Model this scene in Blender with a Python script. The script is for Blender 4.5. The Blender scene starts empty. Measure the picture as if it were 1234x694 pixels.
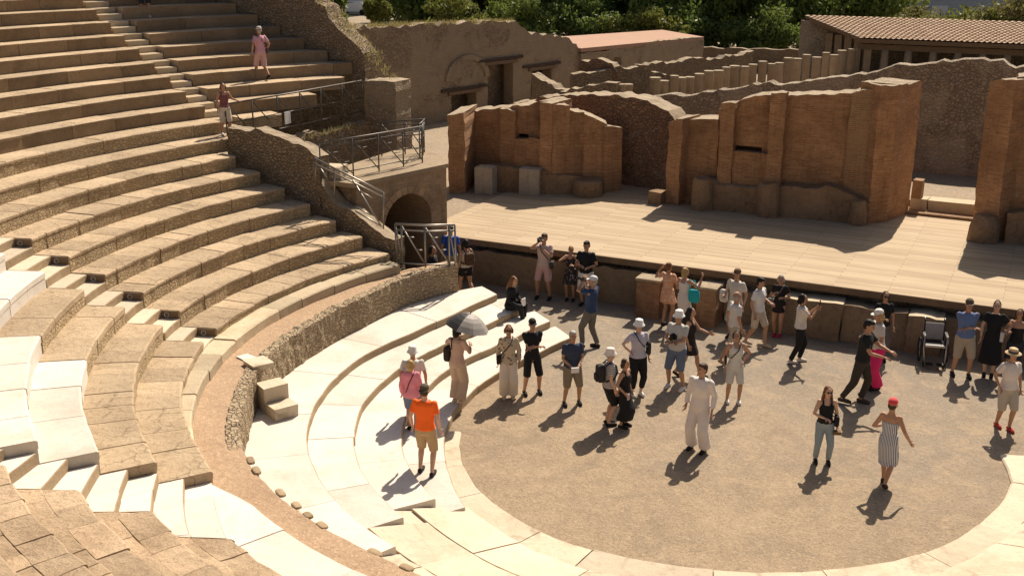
import bpy, bmesh, math, random
from mathutils import Vector, Matrix, noise
random.seed(7)
R = math.radians
sc = bpy.context.scene
COL = sc.collection

# ------------------------------------------------------------------ camera
CAM = Vector((5.2862, -19.8993, 9.6430)); YAW = -0.455755; PIT = 0.306894; F = 1340.79; PW, PH = 1234, 694
FW = Vector((math.sin(YAW)*math.cos(PIT), math.cos(YAW)*math.cos(PIT), -math.sin(PIT)))
RT = Vector((math.cos(YAW), -math.sin(YAW), 0)); UP = RT.cross(FW)
cd = bpy.data.cameras.new('camera'); cam = bpy.data.objects.new('camera', cd); COL.objects.link(cam)
cam.location = CAM; cam.rotation_euler = (math.pi/2-PIT, 0, -YAW)
cd.sensor_width = 36; cd.lens = 36*F/PW; cd.clip_end = 1500; cd.clip_start = .1
sc.camera = cam

def ray(px, py): return FW + RT*((px-PW/2)/F) - UP*((py-PH/2)/F)
def at(px, py, z):
    d = ray(px, py); return CAM + d*((z-CAM.z)/d.z)
def at_y(px, py, y):
    d = ray(px, py); return CAM + d*((y-CAM.y)/d.y)
def on_wall(px, py, P0, P1):
    """the point a sight line meets on the vertical plane through two plan points -> (distance along it, height)"""
    d = ray(px, py); ux, uy = P1[0]-P0[0], P1[1]-P0[1]; L = math.hypot(ux, uy); ux /= L; uy /= L
    n = (-uy, ux); t = ((P0[0]-CAM.x)*n[0]+(P0[1]-CAM.y)*n[1])/(d.x*n[0]+d.y*n[1])
    p = CAM+d*t
    return (p.x-P0[0])*ux+(p.y-P0[1])*uy, p.z

# ------------------------------------------------------------------ object helpers
def link(name, me, mats, parent=None, loc=None):
    o = bpy.data.objects.new(name, me); COL.objects.link(o)
    for m in (mats if isinstance(mats, (list, tuple)) else [mats]): me.materials.append(m)
    if loc is not None: o.location = loc
    if parent is not None: o.parent = parent
    return o
def tag(o, label=None, cat=None, group=None, kind=None):
    if label: o['label'] = label
    if cat: o['category'] = cat
    if group: o['group'] = group
    if kind: o['kind'] = kind
    return o
def empty(name, loc, rz=0):
    o = bpy.data.objects.new(name, None); COL.objects.link(o); o.location = loc; o.rotation_euler = (0, 0, rz)
    o.empty_display_size = .2
    return o
class MB:
    """collects quads and tubes with a tone per piece, an optional uv and a material slot"""
    def __init__(s): s.v = []; s.f = []; s.mi = []; s.tone = []; s.uv = []
    def add(s, vs, fs, mi=0, tone=.5, uvs=None):
        b = len(s.v); s.v += [tuple(v) for v in vs]
        for k, f in enumerate(fs):
            s.f.append([i+b for i in f]); s.mi.append(mi if not isinstance(mi, list) else mi[k]); s.tone.append(tone)
            s.uv.append([uvs[i] for i in f] if uvs else None)
    def box(s, c, d, rz=0, mi=0, tone=.5, jit=0):
        cs, sn = math.cos(rz), math.sin(rz); vs = []
        for x, y, z in ((-1,-1,-1),(1,-1,-1),(1,1,-1),(-1,1,-1),(-1,-1,1),(1,-1,1),(1,1,1),(-1,1,1)):
            X, Y, Z = x*d[0]/2, y*d[1]/2, z*d[2]/2
            vs.append((c[0]+X*cs-Y*sn+random.uniform(-jit,jit), c[1]+X*sn+Y*cs+random.uniform(-jit,jit), c[2]+Z+random.uniform(-jit,jit)))
        s.add(vs, [(0,3,2,1),(4,5,6,7),(0,1,5,4),(1,2,6,5),(2,3,7,6),(3,0,4,7)], mi, tone)
    def tube(s, pts, rad, seg=8, mi=0, tone=.5, flat=1.0):
        pts = [Vector(p) for p in pts]
        if not isinstance(rad, (list, tuple)): rad = [rad]*len(pts)
        vs, fs = [], []; ref = None
        for i, p in enumerate(pts):
            t = (pts[min(i+1, len(pts)-1)]-pts[max(i-1, 0)])
            if t.length < 1e-6: t = Vector((0,0,1))
            t.normalize()
            if ref is None: ref = t.orthogonal().normalized() if abs(t.x) > .9 else t.cross(Vector((1,0,0))).normalized()
            ref = (ref-t*ref.dot(t)).normalized(); b = t.cross(ref)
            for k in range(seg):
                a = 2*math.pi*k/seg; vs.append(p+ref*math.cos(a)*rad[i]*flat+b*math.sin(a)*rad[i])
        n = len(pts)
        for i in range(n-1):
            for k in range(seg): fs.append((i*seg+k, i*seg+(k+1)%seg, (i+1)*seg+(k+1)%seg, (i+1)*seg+k))
        fs.append(tuple(range(seg-1, -1, -1))); fs.append(tuple((n-1)*seg+k for k in range(seg)))
        s.add(vs, fs, mi, tone)
    def loft(s, rings, seg=16, mi=0, tone=.5):
        """rings: (centre, half x, half y); horizontal ellipses"""
        vs, fs = [], []
        for c, a, b in rings:
            for k in range(seg):
                t = 2*math.pi*k/seg; vs.append((c[0]+a*math.cos(t), c[1]+b*math.sin(t), c[2]))
        n = len(rings); up = rings[-1][0][2] > rings[0][0][2]
        for i in range(n-1):
            for k in range(seg):
                f = (i*seg+k, i*seg+(k+1)%seg, (i+1)*seg+(k+1)%seg, (i+1)*seg+k); fs.append(f if up else f[::-1])
        lo = tuple(range(seg-1, -1, -1)); hi = tuple((n-1)*seg+k for k in range(seg))
        fs.append(lo if up else lo[::-1]); fs.append(hi if up else hi[::-1])
        s.add(vs, fs, mi, tone)
    def ball(s, c, r, seg=12, rings=8, mi=0, rot=None):
        if not isinstance(r, (list, tuple)): r = (r, r, r)
        vs, fs = [], []; c = Vector(c)
        for i in range(rings+1):
            p = math.pi*i/rings
            for k in range(seg):
                a = 2*math.pi*k/seg
                v = Vector((r[0]*math.sin(p)*math.cos(a), r[1]*math.sin(p)*math.sin(a), -r[2]*math.cos(p)))
                vs.append(c+(rot@v if rot else v))
        for i in range(rings):
            for k in range(seg): fs.append((i*seg+k, i*seg+(k+1)%seg, (i+1)*seg+(k+1)%seg, (i+1)*seg+k))
        s.add(vs, fs, mi)
    def build(s, name, mats, parent=None, smooth=False, origin=None, local=False, noisy=0, nscale=2.0):
        me = bpy.data.meshes.new(name); v = [Vector(p) for p in s.v]
        if noisy: v = [p+noise.noise_vector(p*nscale)*noisy for p in v]
        o = Vector((0,0,0))
        if not local:
            if origin is None:
                mn = [min(p[k] for p in v) for k in range(3)]; mx = [max(p[k] for p in v) for k in range(3)]
                o = Vector(((mn[0]+mx[0])/2, (mn[1]+mx[1])/2, mn[2]))
            else: o = Vector(origin)
        me.from_pydata([p-o for p in v], [], s.f)
        me.polygons.foreach_set('material_index', s.mi)
        if smooth: me.polygons.foreach_set('use_smooth', [True]*len(s.f))
        ca = me.color_attributes.new('tone', 'FLOAT_COLOR', 'CORNER')
        buf = []
        for f, t in zip(s.f, s.tone): buf += [t, t, t, 1]*len(f)
        ca.data.foreach_set('color', buf)
        if any(u is not None for u in s.uv):
            ul = me.uv_layers.new(name='uv'); b = []
            for f, u in zip(s.f, s.uv):
                for i in range(len(f)): b += list(u[i]) if u else [0, 0]
            ul.data.foreach_set('uv', b)
        me.validate(); me.update()
        if parent is not None and not local: o = o-parent.location
        return link(name, me, mats, parent, o)

# ------------------------------------------------------------------ materials
class NT:
    def __init__(s, name):
        s.m = bpy.data.materials.new(name); s.m.use_nodes = True; s.t = s.m.node_tree; s.n = s.t.nodes; s.l = s.t.links
        s.b = s.n['Principled BSDF']; s.b.inputs['Roughness'].default_value = .9; s.b.inputs['Specular IOR Level'].default_value = .25
        tc = s.n.new('ShaderNodeTexCoord'); s.obj = tc.outputs['Object']; s.uvo = tc.outputs['UV']
    def val(s, sock, v):
        if isinstance(v, (int, float)): sock.default_value = v
        elif isinstance(v, tuple): sock.default_value = v if len(v) == 4 else v+(1,)
        else: s.l.new(v, sock)
    def noise(s, scale, detail=5, rough=.6, vec=None, dist=0):
        n = s.n.new('ShaderNodeTexNoise'); n.inputs['Scale'].default_value = scale; n.inputs['Detail'].default_value = detail
        n.inputs['Roughness'].default_value = rough; n.inputs['Distortion'].default_value = dist
        s.l.new(vec or s.obj, n.inputs['Vector']); return n.outputs['Fac']
    def vor(s, scale, feat='F1', vec=None, out='Distance'):
        n = s.n.new('ShaderNodeTexVoronoi'); n.feature = feat; n.inputs['Scale'].default_value = scale
        s.l.new(vec or s.obj, n.inputs['Vector']); return n.outputs[out]
    def ramp(s, fac, *stops):
        n = s.n.new('ShaderNodeValToRGB'); e = n.color_ramp.elements
        while len(e) < len(stops): e.new(.5)
        for k, (p, c) in enumerate(stops):
            e[k].position = p; c = (c, c, c) if isinstance(c, (int, float)) else c; e[k].color = (*c, 1)
        s.l.new(fac, n.inputs['Fac']); return n.outputs['Color']
    def mix(s, fac, a, b, mode='MIX'):
        n = s.n.new('ShaderNodeMix'); n.data_type = 'RGBA'; n.blend_type = mode
        s.val(n.inputs['Factor'], fac); s.val(n.inputs[6], a); s.val(n.inputs[7], b); return n.outputs[2]
    def math(s, op, a, b=0.0):
        n = s.n.new('ShaderNodeMath'); n.operation = op; s.val(n.inputs[0], a); s.val(n.inputs[1], b); return n.outputs[0]
    def mapped(s, scale, vec=None, rot=(0,0,0)):
        n = s.n.new('ShaderNodeMapping'); n.inputs['Scale'].default_value = scale; n.inputs['Rotation'].default_value = rot
        s.l.new(vec or s.obj, n.inputs['Vector']); return n.outputs['Vector']
    def attr(s, name='tone'):
        n = s.n.new('ShaderNodeAttribute'); n.attribute_name = name; return n.outputs['Fac']
    def bump(s, h, strength=.5, dist=.02, prev=None):
        n = s.n.new('ShaderNodeBump'); n.inputs['Strength'].default_value = strength; n.inputs['Distance'].default_value = dist
        s.l.new(h, n.inputs['Height'])
        if prev is not None: s.l.new(prev, n.inputs['Normal'])
        return n.outputs['Normal']
    def out(s, col, normal=None, rough=None):
        s.val(s.b.inputs['Base Color'], col)
        if normal is not None: s.l.new(normal, s.b.inputs['Normal'])
        if rough is not None: s.val(s.b.inputs['Roughness'], rough)
        return s.m
def sc3(c, k): return tuple(min(1, x*k) for x in c)

def stone(name, c1, c2, dark, sc1=1.1, specks=.35, bump=.5, tone=.5, stain=.5, cracks=0):
    t = NT(name); a = t.noise(sc1, 6, .65); base = t.mix(t.ramp(a, (.3, 0.), (.7, 1.)), c1, c2)
    f = t.noise(9, 8, .75); base = t.mix(t.math('MULTIPLY', t.ramp(f, (.52, 0.), (.72, 1.)), specks), base, dark)
    st = t.noise(.55, 7, .7, dist=.6); base = t.mix(t.math('MULTIPLY', t.ramp(st, (.5, 0.), (.68, 1.)), stain), base, t.mix(.55, base, dark))
    if cracks:
        nz = t.n.new('ShaderNodeTexNoise'); nz.inputs['Scale'].default_value = 2.5; nz.inputs['Detail'].default_value = 6; t.l.new(t.obj, nz.inputs['Vector'])
        a1 = t.n.new('ShaderNodeVectorMath'); a1.operation = 'MULTIPLY_ADD'; a1.inputs[1].default_value = (.5,.5,.5); t.l.new(nz.outputs['Color'], a1.inputs[0]); t.l.new(t.obj, a1.inputs[2])
        ck = t.ramp(t.vor(cracks, 'DISTANCE_TO_EDGE', a1.outputs[0]), (.004, 1.), (.03, 0.)); ck = t.math('MULTIPLY', ck, t.ramp(t.noise(1.1, 4, .6), (.42, 0.), (.6, 1.))); base = t.mix(t.math('MULTIPLY', ck, .55), base, sc3(dark, .75))
    tn = t.attr(); k = t.math('ADD', t.math('MULTIPLY', tn, tone), 1-tone*.5)
    base = t.mix(1., base, k, 'MULTIPLY')
    n = t.bump(t.noise(26, 8, .7), bump*.7, .02); n = t.bump(f, bump, .05, n)
    return t.out(base, n)
def rubble(name, c1, c2, mortar, scale=5, bump=1., stretch=1.5, plaster=None, pl_amt=.0):
    t = NT(name); vec = t.mapped((1, 1, stretch)); w = t.n.new('ShaderNodeVectorMath'); w.operation = 'ADD'
    nz = t.n.new('ShaderNodeTexNoise'); nz.inputs['Scale'].default_value = 4; t.l.new(t.obj, nz.inputs['Vector'])
    sx = t.n.new('ShaderNodeVectorMath'); sx.operation = 'SCALE'; sx.inputs['Scale'].default_value = .22; t.l.new(nz.outputs['Color'], sx.inputs[0])
    t.l.new(vec, w.inputs[0]); t.l.new(sx.outputs[0], w.inputs[1]); vec = w.outputs[0]
    e = t.vor(scale, 'DISTANCE_TO_EDGE', vec); cc = t.vor(scale, 'F1', vec, 'Color')
    sep = t.n.new('ShaderNodeSeparateColor'); t.l.new(cc, sep.inputs[0])
    base = t.mix(sep.outputs[0], c1, c2); big = t.noise(.7, 6, .7); base = t.mix(t.math('MULTIPLY', t.ramp(big, (.4, 0.), (.65, 1.)), .5), base, t.mix(.5, base, mortar))
    edge = t.ramp(e, (.02, 0.), (.1, 1.)); base = t.mix(edge, mortar, base)
    f = t.noise(14, 8, .75); base = t.mix(t.math('MULTIPLY', t.ramp(f, (.5, 0.), (.75, 1.)), .45), base, sc3(mortar, .5))
    n = t.bump(f, .5*bump, .03); n = t.bump(t.ramp(e, (0., 0.), (.16, 1.)), .7*bump, .05, n)
    if plaster:
        p = t.ramp(t.noise(.5, 7, .65, dist=.4), (.5-pl_amt, 0.), (.58-pl_amt, 1.))
        base = t.mix(p, base, t.mix(t.noise(2.3, 8, .7), plaster, sc3(plaster, .6)))
    return t.out(base, n)
def brick(name, c1, c2, mortar, stain, plaster=None):
    t = NT(name); b = t.n.new('ShaderNodeTexBrick'); b.inputs['Scale'].default_value = 1
    b.inputs['Brick Width'].default_value = .27; b.inputs['Row Height'].default_value = .062; b.inputs['Mortar Size'].default_value = .011
    b.inputs['Mortar Smooth'].default_value = .3; b.inputs['Bias'].default_value = -.1
    uvn = t.n.new('ShaderNodeVectorMath'); uvn.operation = 'ADD'; nz = t.n.new('ShaderNodeTexNoise'); nz.inputs['Scale'].default_value = 2.2
    t.l.new(t.obj, nz.inputs['Vector']); s_ = t.n.new('ShaderNodeVectorMath'); s_.operation = 'SCALE'; s_.inputs['Scale'].default_value = .05
    t.l.new(nz.outputs['Color'], s_.inputs[0]); t.l.new(t.uvo, uvn.inputs[0]); t.l.new(s_.outputs[0], uvn.inputs[1]); t.l.new(uvn.outputs[0], b.inputs['Vector'])
    b.inputs['Color1'].default_value = (*c1, 1); b.inputs['Color2'].default_value = (*c2, 1); b.inputs['Mortar'].default_value = (*mortar, 1)
    col = b.outputs['Color']
    col = t.mix(t.ramp(t.noise(.9, 7, .7, dist=.5), (.42, 0.), (.68, .75)), col, stain)
    col = t.mix(t.math('MULTIPLY', t.ramp(t.noise(7, 8, .8), (.5, 0.), (.7, 1.)), .5), col, sc3(stain, .45))
    col = t.mix(t.ramp(t.noise(.42, 8, .72, t.mapped((1.3, 1.3, .7)), .8), (.5, 0.), (.66, .62)), col, sc3(stain, .42))
    col = t.mix(t.ramp(t.noise(.8, 6, .7, dist=.3), (.56, 0.), (.72, .5)), col, sc3(c1, 1.25))
    if plaster: col = t.mix(t.ramp(t.noise(.65, 8, .68, dist=.7), (.57, 0.), (.62, .85)), col, plaster)
    tn = t.attr(); col = t.mix(1., col, t.math('ADD', t.math('MULTIPLY', tn, .6), .7), 'MULTIPLY')
    n = t.bump(t.noise(18, 8, .7), .6, .03); n = t.bump(b.outputs['Fac'], -.5, .02, n)
    return t.out(col, n)

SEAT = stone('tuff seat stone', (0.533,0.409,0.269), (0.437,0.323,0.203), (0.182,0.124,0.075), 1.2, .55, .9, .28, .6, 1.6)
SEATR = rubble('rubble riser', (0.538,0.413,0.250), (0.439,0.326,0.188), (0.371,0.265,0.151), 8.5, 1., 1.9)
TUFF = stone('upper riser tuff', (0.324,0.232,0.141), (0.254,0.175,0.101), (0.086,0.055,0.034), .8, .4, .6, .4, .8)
MARB = stone('white marble', (0.686,0.635,0.562), (0.608,0.545,0.459), (0.392,0.305,0.211), .9, .32, .3, .28, .7)
TERR = stone('earthy terrace paving', (.36,.28,.185), (.28,.21,.135), (.15,.105,.065), 1.3, .6, .7, .4, .8)
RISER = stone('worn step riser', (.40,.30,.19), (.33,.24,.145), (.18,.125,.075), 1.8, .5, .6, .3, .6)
CREAM = stone('cream flagstone', (.62,.53,.40), (.53,.44,.315), (.32,.235,.145), .8, .45, .4, .32, .8, .55)
OLD = stone('broken seat stone', (0.596,0.442,0.290), (0.503,0.360,0.226), (0.206,0.139,0.085), 1.6, .6, 1., .4, .8, 3.2)
KERB = stone('kerb stone', (.56,.47,.33), (.47,.37,.24), (.22,.15,.09), 1.4, .4, .5, .4, .5)
DIRT = None
RUB = rubble('grey rubble', (0.388,0.299,0.196), (0.275,0.201,0.127), (0.200,0.146,0.092), 8.5, 1.2)
RUBL = rubble('retaining rubble', (.46,.36,.235), (.34,.255,.155), (.26,.19,.12), 9, 1.1, 1.7)
RUBD = rubble('dark rubble with plaster', (0.378,0.305,0.216), (0.260,0.200,0.141), (0.197,0.152,0.106), 6.5, 1., 1.3, (0.456,0.376,0.272), .02)
RUBK = rubble('plastered old wall', (0.377,0.287,0.196), (0.246,0.182,0.121), (0.181,0.133,0.089), 6.5, .8, 1.2, (0.413,0.315,0.209), .10)
RUBR = rubble('reddish rubble', (0.357,0.203,0.120), (0.226,0.138,0.089), (0.155,0.102,0.067), 7.5, 1.1, 1.5, (0.428,0.311,0.211), -.09)
BRICK = brick('thin roman brick', (0.486,0.241,0.105), (0.305,0.130,0.055), (0.402,0.282,0.167), (0.244,0.123,0.058))
BRICKP = brick('brick with plaster', (0.450,0.223,0.099), (0.292,0.130,0.057), (0.377,0.266,0.157), (0.231,0.123,0.063), (0.365,0.277,0.172))
SFRONT = stone('stage front stone', (0.270,0.201,0.132), (0.196,0.140,0.090), (0.103,0.071,0.046), 1.1, .6, .7, .4, .8)
ARCHM = brick('arch masonry', (.37,.25,.15), (.26,.17,.10), (.34,.255,.17), (.24,.17,.11), (.36,.275,.185))
BRICKW = brick('dark worn brick', (0.299,0.167,0.090), (0.207,0.103,0.055), (0.230,0.155,0.098), (0.178,0.103,0.060), (0.270,0.190,0.121))
BRICKG = brick('brick mostly under grey plaster', (0.427,0.219,0.099), (0.311,0.146,0.065), (0.401,0.285,0.167), (0.311,0.202,0.109), (0.401,0.298,0.178))
PODM = stone('podium stone', (.36,.235,.135), (.27,.168,.095), (.12,.075,.044), 1.6, .65, 1.1, .5, .85, 1.8)
PLINTH = stone('pale plinth stone', (.50,.42,.32), (.40,.32,.235), (.2,.145,.095), 1.7, .5, .6, .3, .6)
PLAST = stone('grey plaster', (.30,.235,.165), (.235,.175,.12), (.13,.085,.055), 1.4, .45, .4, .3, .7)
CAPM = stone('pale wall capping', (.43,.345,.24), (.31,.24,.16), (.14,.10,.065), 2.5, .5, 1., .5, .5)
def gravel(name, c1, c2, c3, peb=.5, vs=24, drift=None):
    t = NT(name); a = t.noise(.45, 8, .65, dist=.3); base = t.mix(t.ramp(a, (.35, 0.), (.65, 1.)), c1, c2)
    p = t.vor(vs, 'F1', None, 'Color'); sp = t.n.new('ShaderNodeSeparateColor'); t.l.new(p, sp.inputs[0])
    base = t.mix(t.math('MULTIPLY', t.ramp(sp.outputs[0], (.55, 0.), (.95, 1.)), peb), base, sc3(c1, 1.5))
    base = t.mix(t.math('MULTIPLY', t.ramp(sp.outputs[1], (.6, 0.), (1., 1.)), peb), base, c3)
    f = t.noise(5, 9, .8); base = t.mix(t.math('MULTIPLY', t.ramp(f, (.5, 0.), (.68, 1.)), .4), base, c3)
    if drift:
        sep = t.n.new('ShaderNodeSeparateXYZ'); t.l.new(t.obj, sep.inputs[0]); y_ = t.math('ADD', t.math('MULTIPLY', sep.outputs[1], .09), t.math('MULTIPLY', t.noise(.35, 6, .7, dist=.5), 1.3))
        base = t.mix(t.ramp(y_, (.4, 0.), (1.0, .85)), base, drift)
        base = t.mix(t.ramp(t.noise(1.6, 9, .75, dist=1.), (.48, 0.), (.64, .65)), base, sc3(c1, 1.24))
        base = t.mix(t.ramp(t.noise(15, 4, .8), (.48, 0.), (.64, .55)), base, sc3(c3, 1.15))
        base = t.mix(t.ramp(t.noise(21, 4, .8, t.mapped((1, 1.3, 1), rot=(0, 0, .7))), (.52, 0.), (.66, .6)), base, sc3(c1, 1.35))
        base = t.mix(t.ramp(t.noise(.9, 9, .75, dist=1.), (.5, 0.), (.66, .6)), base, sc3(c2, .74))
    n = t.bump(t.vor(38), .35, .02); n = t.bump(t.noise(12, 8, .7), .5, .05, n)
    return t.out(base, n)
GRAV = gravel('orchestra gravel', (0.330,0.246,0.158), (0.277,0.211,0.141), (0.150,0.110,0.075), .5, 48, (.225,.196,.158))
DIRT = gravel('walkway earth', (.43,.30,.19), (.37,.25,.155), (.2,.13,.08), .3)
EARTH = gravel('backstage earth', (.33,.26,.18), (.27,.21,.145), (.15,.115,.075), .4)
def planks():
    t = NT('stage planks'); b = t.n.new('ShaderNodeTexBrick'); b.inputs['Scale'].default_value = 1
    b.inputs['Brick Width'].default_value = 2.6; b.inputs['Row Height'].default_value = .16; b.inputs['Mortar Size'].default_value = .009
    b.inputs['Color1'].default_value = (.46,.35,.225,1); b.inputs['Color2'].default_value = (.315,.23,.142,1); b.inputs['Mortar'].default_value = (.15,.10,.06,1)
    t.l.new(t.obj, b.inputs['Vector']); g = t.noise(3, 8, .7, t.mapped((.35, 9, 1)))
    c = t.mix(t.ramp(g, (.35, 0.), (.7, .6)), b.outputs['Color'], (.50,.395,.26)); c = t.mix(t.math('MULTIPLY', t.ramp(t.noise(.6, 6, .7, t.mapped((.5,1.6,1))), (.5, 0.), (.7, 1.)), .4), c, (.27,.185,.105))
    return t.out(c, t.bump(b.outputs['Fac'], -.6, .01, t.bump(g, .3, .01)), .8)
PLANK = planks()
def plain(name, col, rough=.7, metal=0, vary=.12, scale=6, bump=0):
    t = NT(name); c = t.mix(t.noise(scale, 5, .6), sc3(col, 1-vary), sc3(col, 1+vary)); t.b.inputs['Metallic'].default_value = metal
    return t.out(c, t.bump(t.noise(scale*4, 5, .6), bump, .01) if bump else None, rough)
WOOD = plain('weathered timber', (.17,.115,.07), .85, 0, .3, 5, .4)
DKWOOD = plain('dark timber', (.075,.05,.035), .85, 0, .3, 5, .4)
STEEL = plain('galvanised steel rail', (.30,.275,.24), .45, .75, .1)
IRON = plain('dark iron rail', (.13,.115,.10), .5, .6, .15)
BLACKM = plain('black plastic', (.012,.012,.013), .45)
GREYM = plain('grey aluminium', (.45,.45,.46), .35, .8)
WHITEP = plain('white painted board', (.78,.77,.74), .6)

# ------------------------------------------------------------------ ring geometry: az from -X towards +Y
def P(az, r, z): a = R(az); return Vector((-r*math.cos(a), r*math.sin(a), z))
def interp(tab, x):
    if x <= tab[0][0]: return tab[0][1]
    for (a, b), (c, d) in zip(tab, tab[1:]):
        if x <= c: return b+(d-b)*(x-a)/(c-a)
    return tab[-1][1]
R0, RW, Z0, RH = 10.356, .79, 1.803, .352
def rr(i): return R0+RW*i
def zz(i): return Z0+RH*i
def ring_blocks(mb, az0, az1, rf, rb, zt, zbot, L=(.9,1.6), slot=lambda a: 0, slab=None, slab_slot=None, jr=.012, jz=.008, gap=.008, rough=.008, cham=.03, riser=None, amax=None, amin=None):
    """curved blocks: rf(az), rb(az) front and back radius, zt(az,r) top height"""
    az = az0; first = True
    while az < az1-1e-4:
        rm = rf(az); d = math.degrees(random.uniform(*L)/rm); a2 = min(az+d, az1)
        if az1-a2 < d*.35: a2 = az1
        g = math.degrees(gap/rm); n = max(2, int((a2-az)*R(1)*rm/.35)+1); dr = random.uniform(-jr, jr); dz = random.uniform(-jz, jz); tone = random.random()
        tilt = random.uniform(-jz, jz)*.8
        pts = []
        for k in range(n+1):
            a = az+g+(a2-az-2*g)*k/n; f = rf(a)+dr; b = rb(a)
            h = lambda r: zt(a, r)+dz+tilt*(k/n-.5)*2
            e = noise.noise(Vector((a*R(1)*f*3, f*3, zbot)))*rough; e2 = noise.noise(Vector((a*R(1)*f*5, f*2+9, zbot)))*rough
            sl = slab or .12
            prof = [(f+e, zbot), (f+e, h(f)-sl), (f+e-(.012 if slab else 0), h(f)-sl+.004), (f+e-(.012 if slab else 0), h(f)-cham+e2), (f+cham+e, h(f)+e2*.6), (f+(b-f)*.5, h((f+b)/2)+e2*.8), (b, h(b)), (b, zbot)]
            pts.append([P(max(min(a, amax(r)) if amax else a, amin(r) if amin else -999), r, z) for r, z in prof])
        vs = [p for row in pts for p in row]; fs = []; mi = []; m = len(pts[0]); s0 = slot((az+a2)/2)
        for k in range(n):
            for j in range(m-1):
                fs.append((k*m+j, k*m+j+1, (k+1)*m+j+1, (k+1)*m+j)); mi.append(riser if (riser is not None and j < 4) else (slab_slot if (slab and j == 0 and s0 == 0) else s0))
        fs.append(tuple(range(m))[::-1]); mi.append(s0); fs.append(tuple(n*m+j for j in range(m))); mi.append(s0)
        mb.add(vs, fs, mi, tone)
        az = a2
def off(az): return -.5*max(0, min(1, (-az-18)/34))
def yend(i):                                   # where the rows stop against the low analemma wall or the upper one
    return 3.55+.02*i
ORD = ['lowest', 'second', 'third', 'fourth', 'fifth', 'sixth', 'seventh', 'eighth', 'ninth', 'tenth', 'eleventh', 'twelfth', 'thirteenth', 'fourteenth', 'fifteenth', 'sixteenth', 'seventeenth', 'eighteenth', 'nineteenth', 'twentieth']

NROW = 20
def CEND(r): return interp([(9.6, -71.5), (10.36, -66.9), (11.2, -62.4), (12.73, -57.7), (13.9, -56.2), (16, -56)], r)
def azy(y, r): return math.degrees(math.asin(min(.98, y/r)))
for i in range(NROW):
    r, z = rr(i), zz(i); rf = lambda a, r=r: r; rb = lambda a, r=r: r+RW+.06
    small = i <= 6
    # long block right of the lower marble stair
    top = azy(yend(i), r) if i <= 6 else min(azy(10.9, r), math.degrees(math.acos(min(1, 15.3/r))))
    segs = [(-16.4, top)] if i <= 6 else [(-16.4, 16.3), (18.5, top)]
    if i == 7: segs = [(-16.4, 16.9)]
    if i in (8, 9): segs = [(-16.4, 16.6), (18.9, top)]
    for k, (a0, a1) in enumerate(segs):
        if i >= 15 and k == 0: a0 = -10
        mb = MB()
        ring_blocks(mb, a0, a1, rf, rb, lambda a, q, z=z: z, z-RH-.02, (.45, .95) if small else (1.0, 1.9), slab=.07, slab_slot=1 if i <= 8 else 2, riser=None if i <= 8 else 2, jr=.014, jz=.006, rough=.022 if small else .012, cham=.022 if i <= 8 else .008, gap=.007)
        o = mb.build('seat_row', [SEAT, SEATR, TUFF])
        if k == 0: lab = '%s curved seat row up from the earth walkway, right of the lower stair' % ORD[i]
        else: lab = '%s seat row up, short stretch between the narrow stair and the sloping wall' % ORD[i]
        tag(o, lab, 'seat row', 'curved stone seat rows of the cavea')
    # block between the two lower marble stairs
    if i <= 13:
        mb = MB(); a1 = -20.9; a0 = -55.0
        rf2 = lambda a, r=r: r+off(a); rb2 = lambda a, r=r: r+off(a)+RW+.06
        m0 = {2: -34.3, 3: -32.6}.get(i, 90 if i >= 4 else -99)
        ring_blocks(mb, a0, a1, rf2, rb2, lambda a, q, z=z: z, z-RH-.02, (.9, 1.5) if i >= 2 else (.5, 1.0), slot=lambda a, m0=m0: 3 if a < m0 else 0, slab=.13, slab_slot=1, jr=.014, jz=.007, rough=.03 if i < 2 else .012, cham=.022)
        o = mb.build('seat_row', [SEAT, SEATR, TUFF, MARB])
        lab = {0: 'brown stone seat row next to the pale kerb, between the two marble stairs', 1: 'brown stone seat row second up from the kerb, between the two marble stairs',
               2: 'half brown, half restored white marble seat row, the lower one, between the marble stairs', 3: 'half brown, half restored white marble seat row, the upper one, between the marble stairs',
               4: 'restored white marble seat row above the half brown rows at the left edge'}.get(i, '%s seat row up, restored in white marble, left of the lower marble stair' % ORD[i])
        tag(o, lab, 'seat row', 'seat rows between the lower marble stairs')
    # broken block at the bottom left
    if i <= 8:
        mb = MB(); a1 = -55.9
        zf = lambda a, q, z=z: z+.012*noise.noise(Vector((a*.7, q*3, 1)))
        ring_blocks(mb, -122, a1, lambda a, r=r: r, lambda a, r=r: r+.41, zf, z-RH-.02, (.4, .95), slab=.14, slab_slot=1, jr=.018, jz=.006, gap=.005, rough=.03, cham=.015, amax=CEND)
        ring_blocks(mb, -121, a1, lambda a, r=r: r+.415, lambda a, r=r: r+RW+.06, zf, z-RH-.02, (.3, .8), slab=.14, slab_slot=1, jr=.006, jz=.006, gap=.005, rough=.02, cham=.01, amax=CEND)
        o = mb.build('seat_row', [OLD, SEATR, TUFF], noisy=.015, nscale=3.1)
        tag(o, '%s row up of broken brown seating at the bottom left corner' % ORD[i], 'seat row', 'broken seat rows at bottom left')
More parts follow.
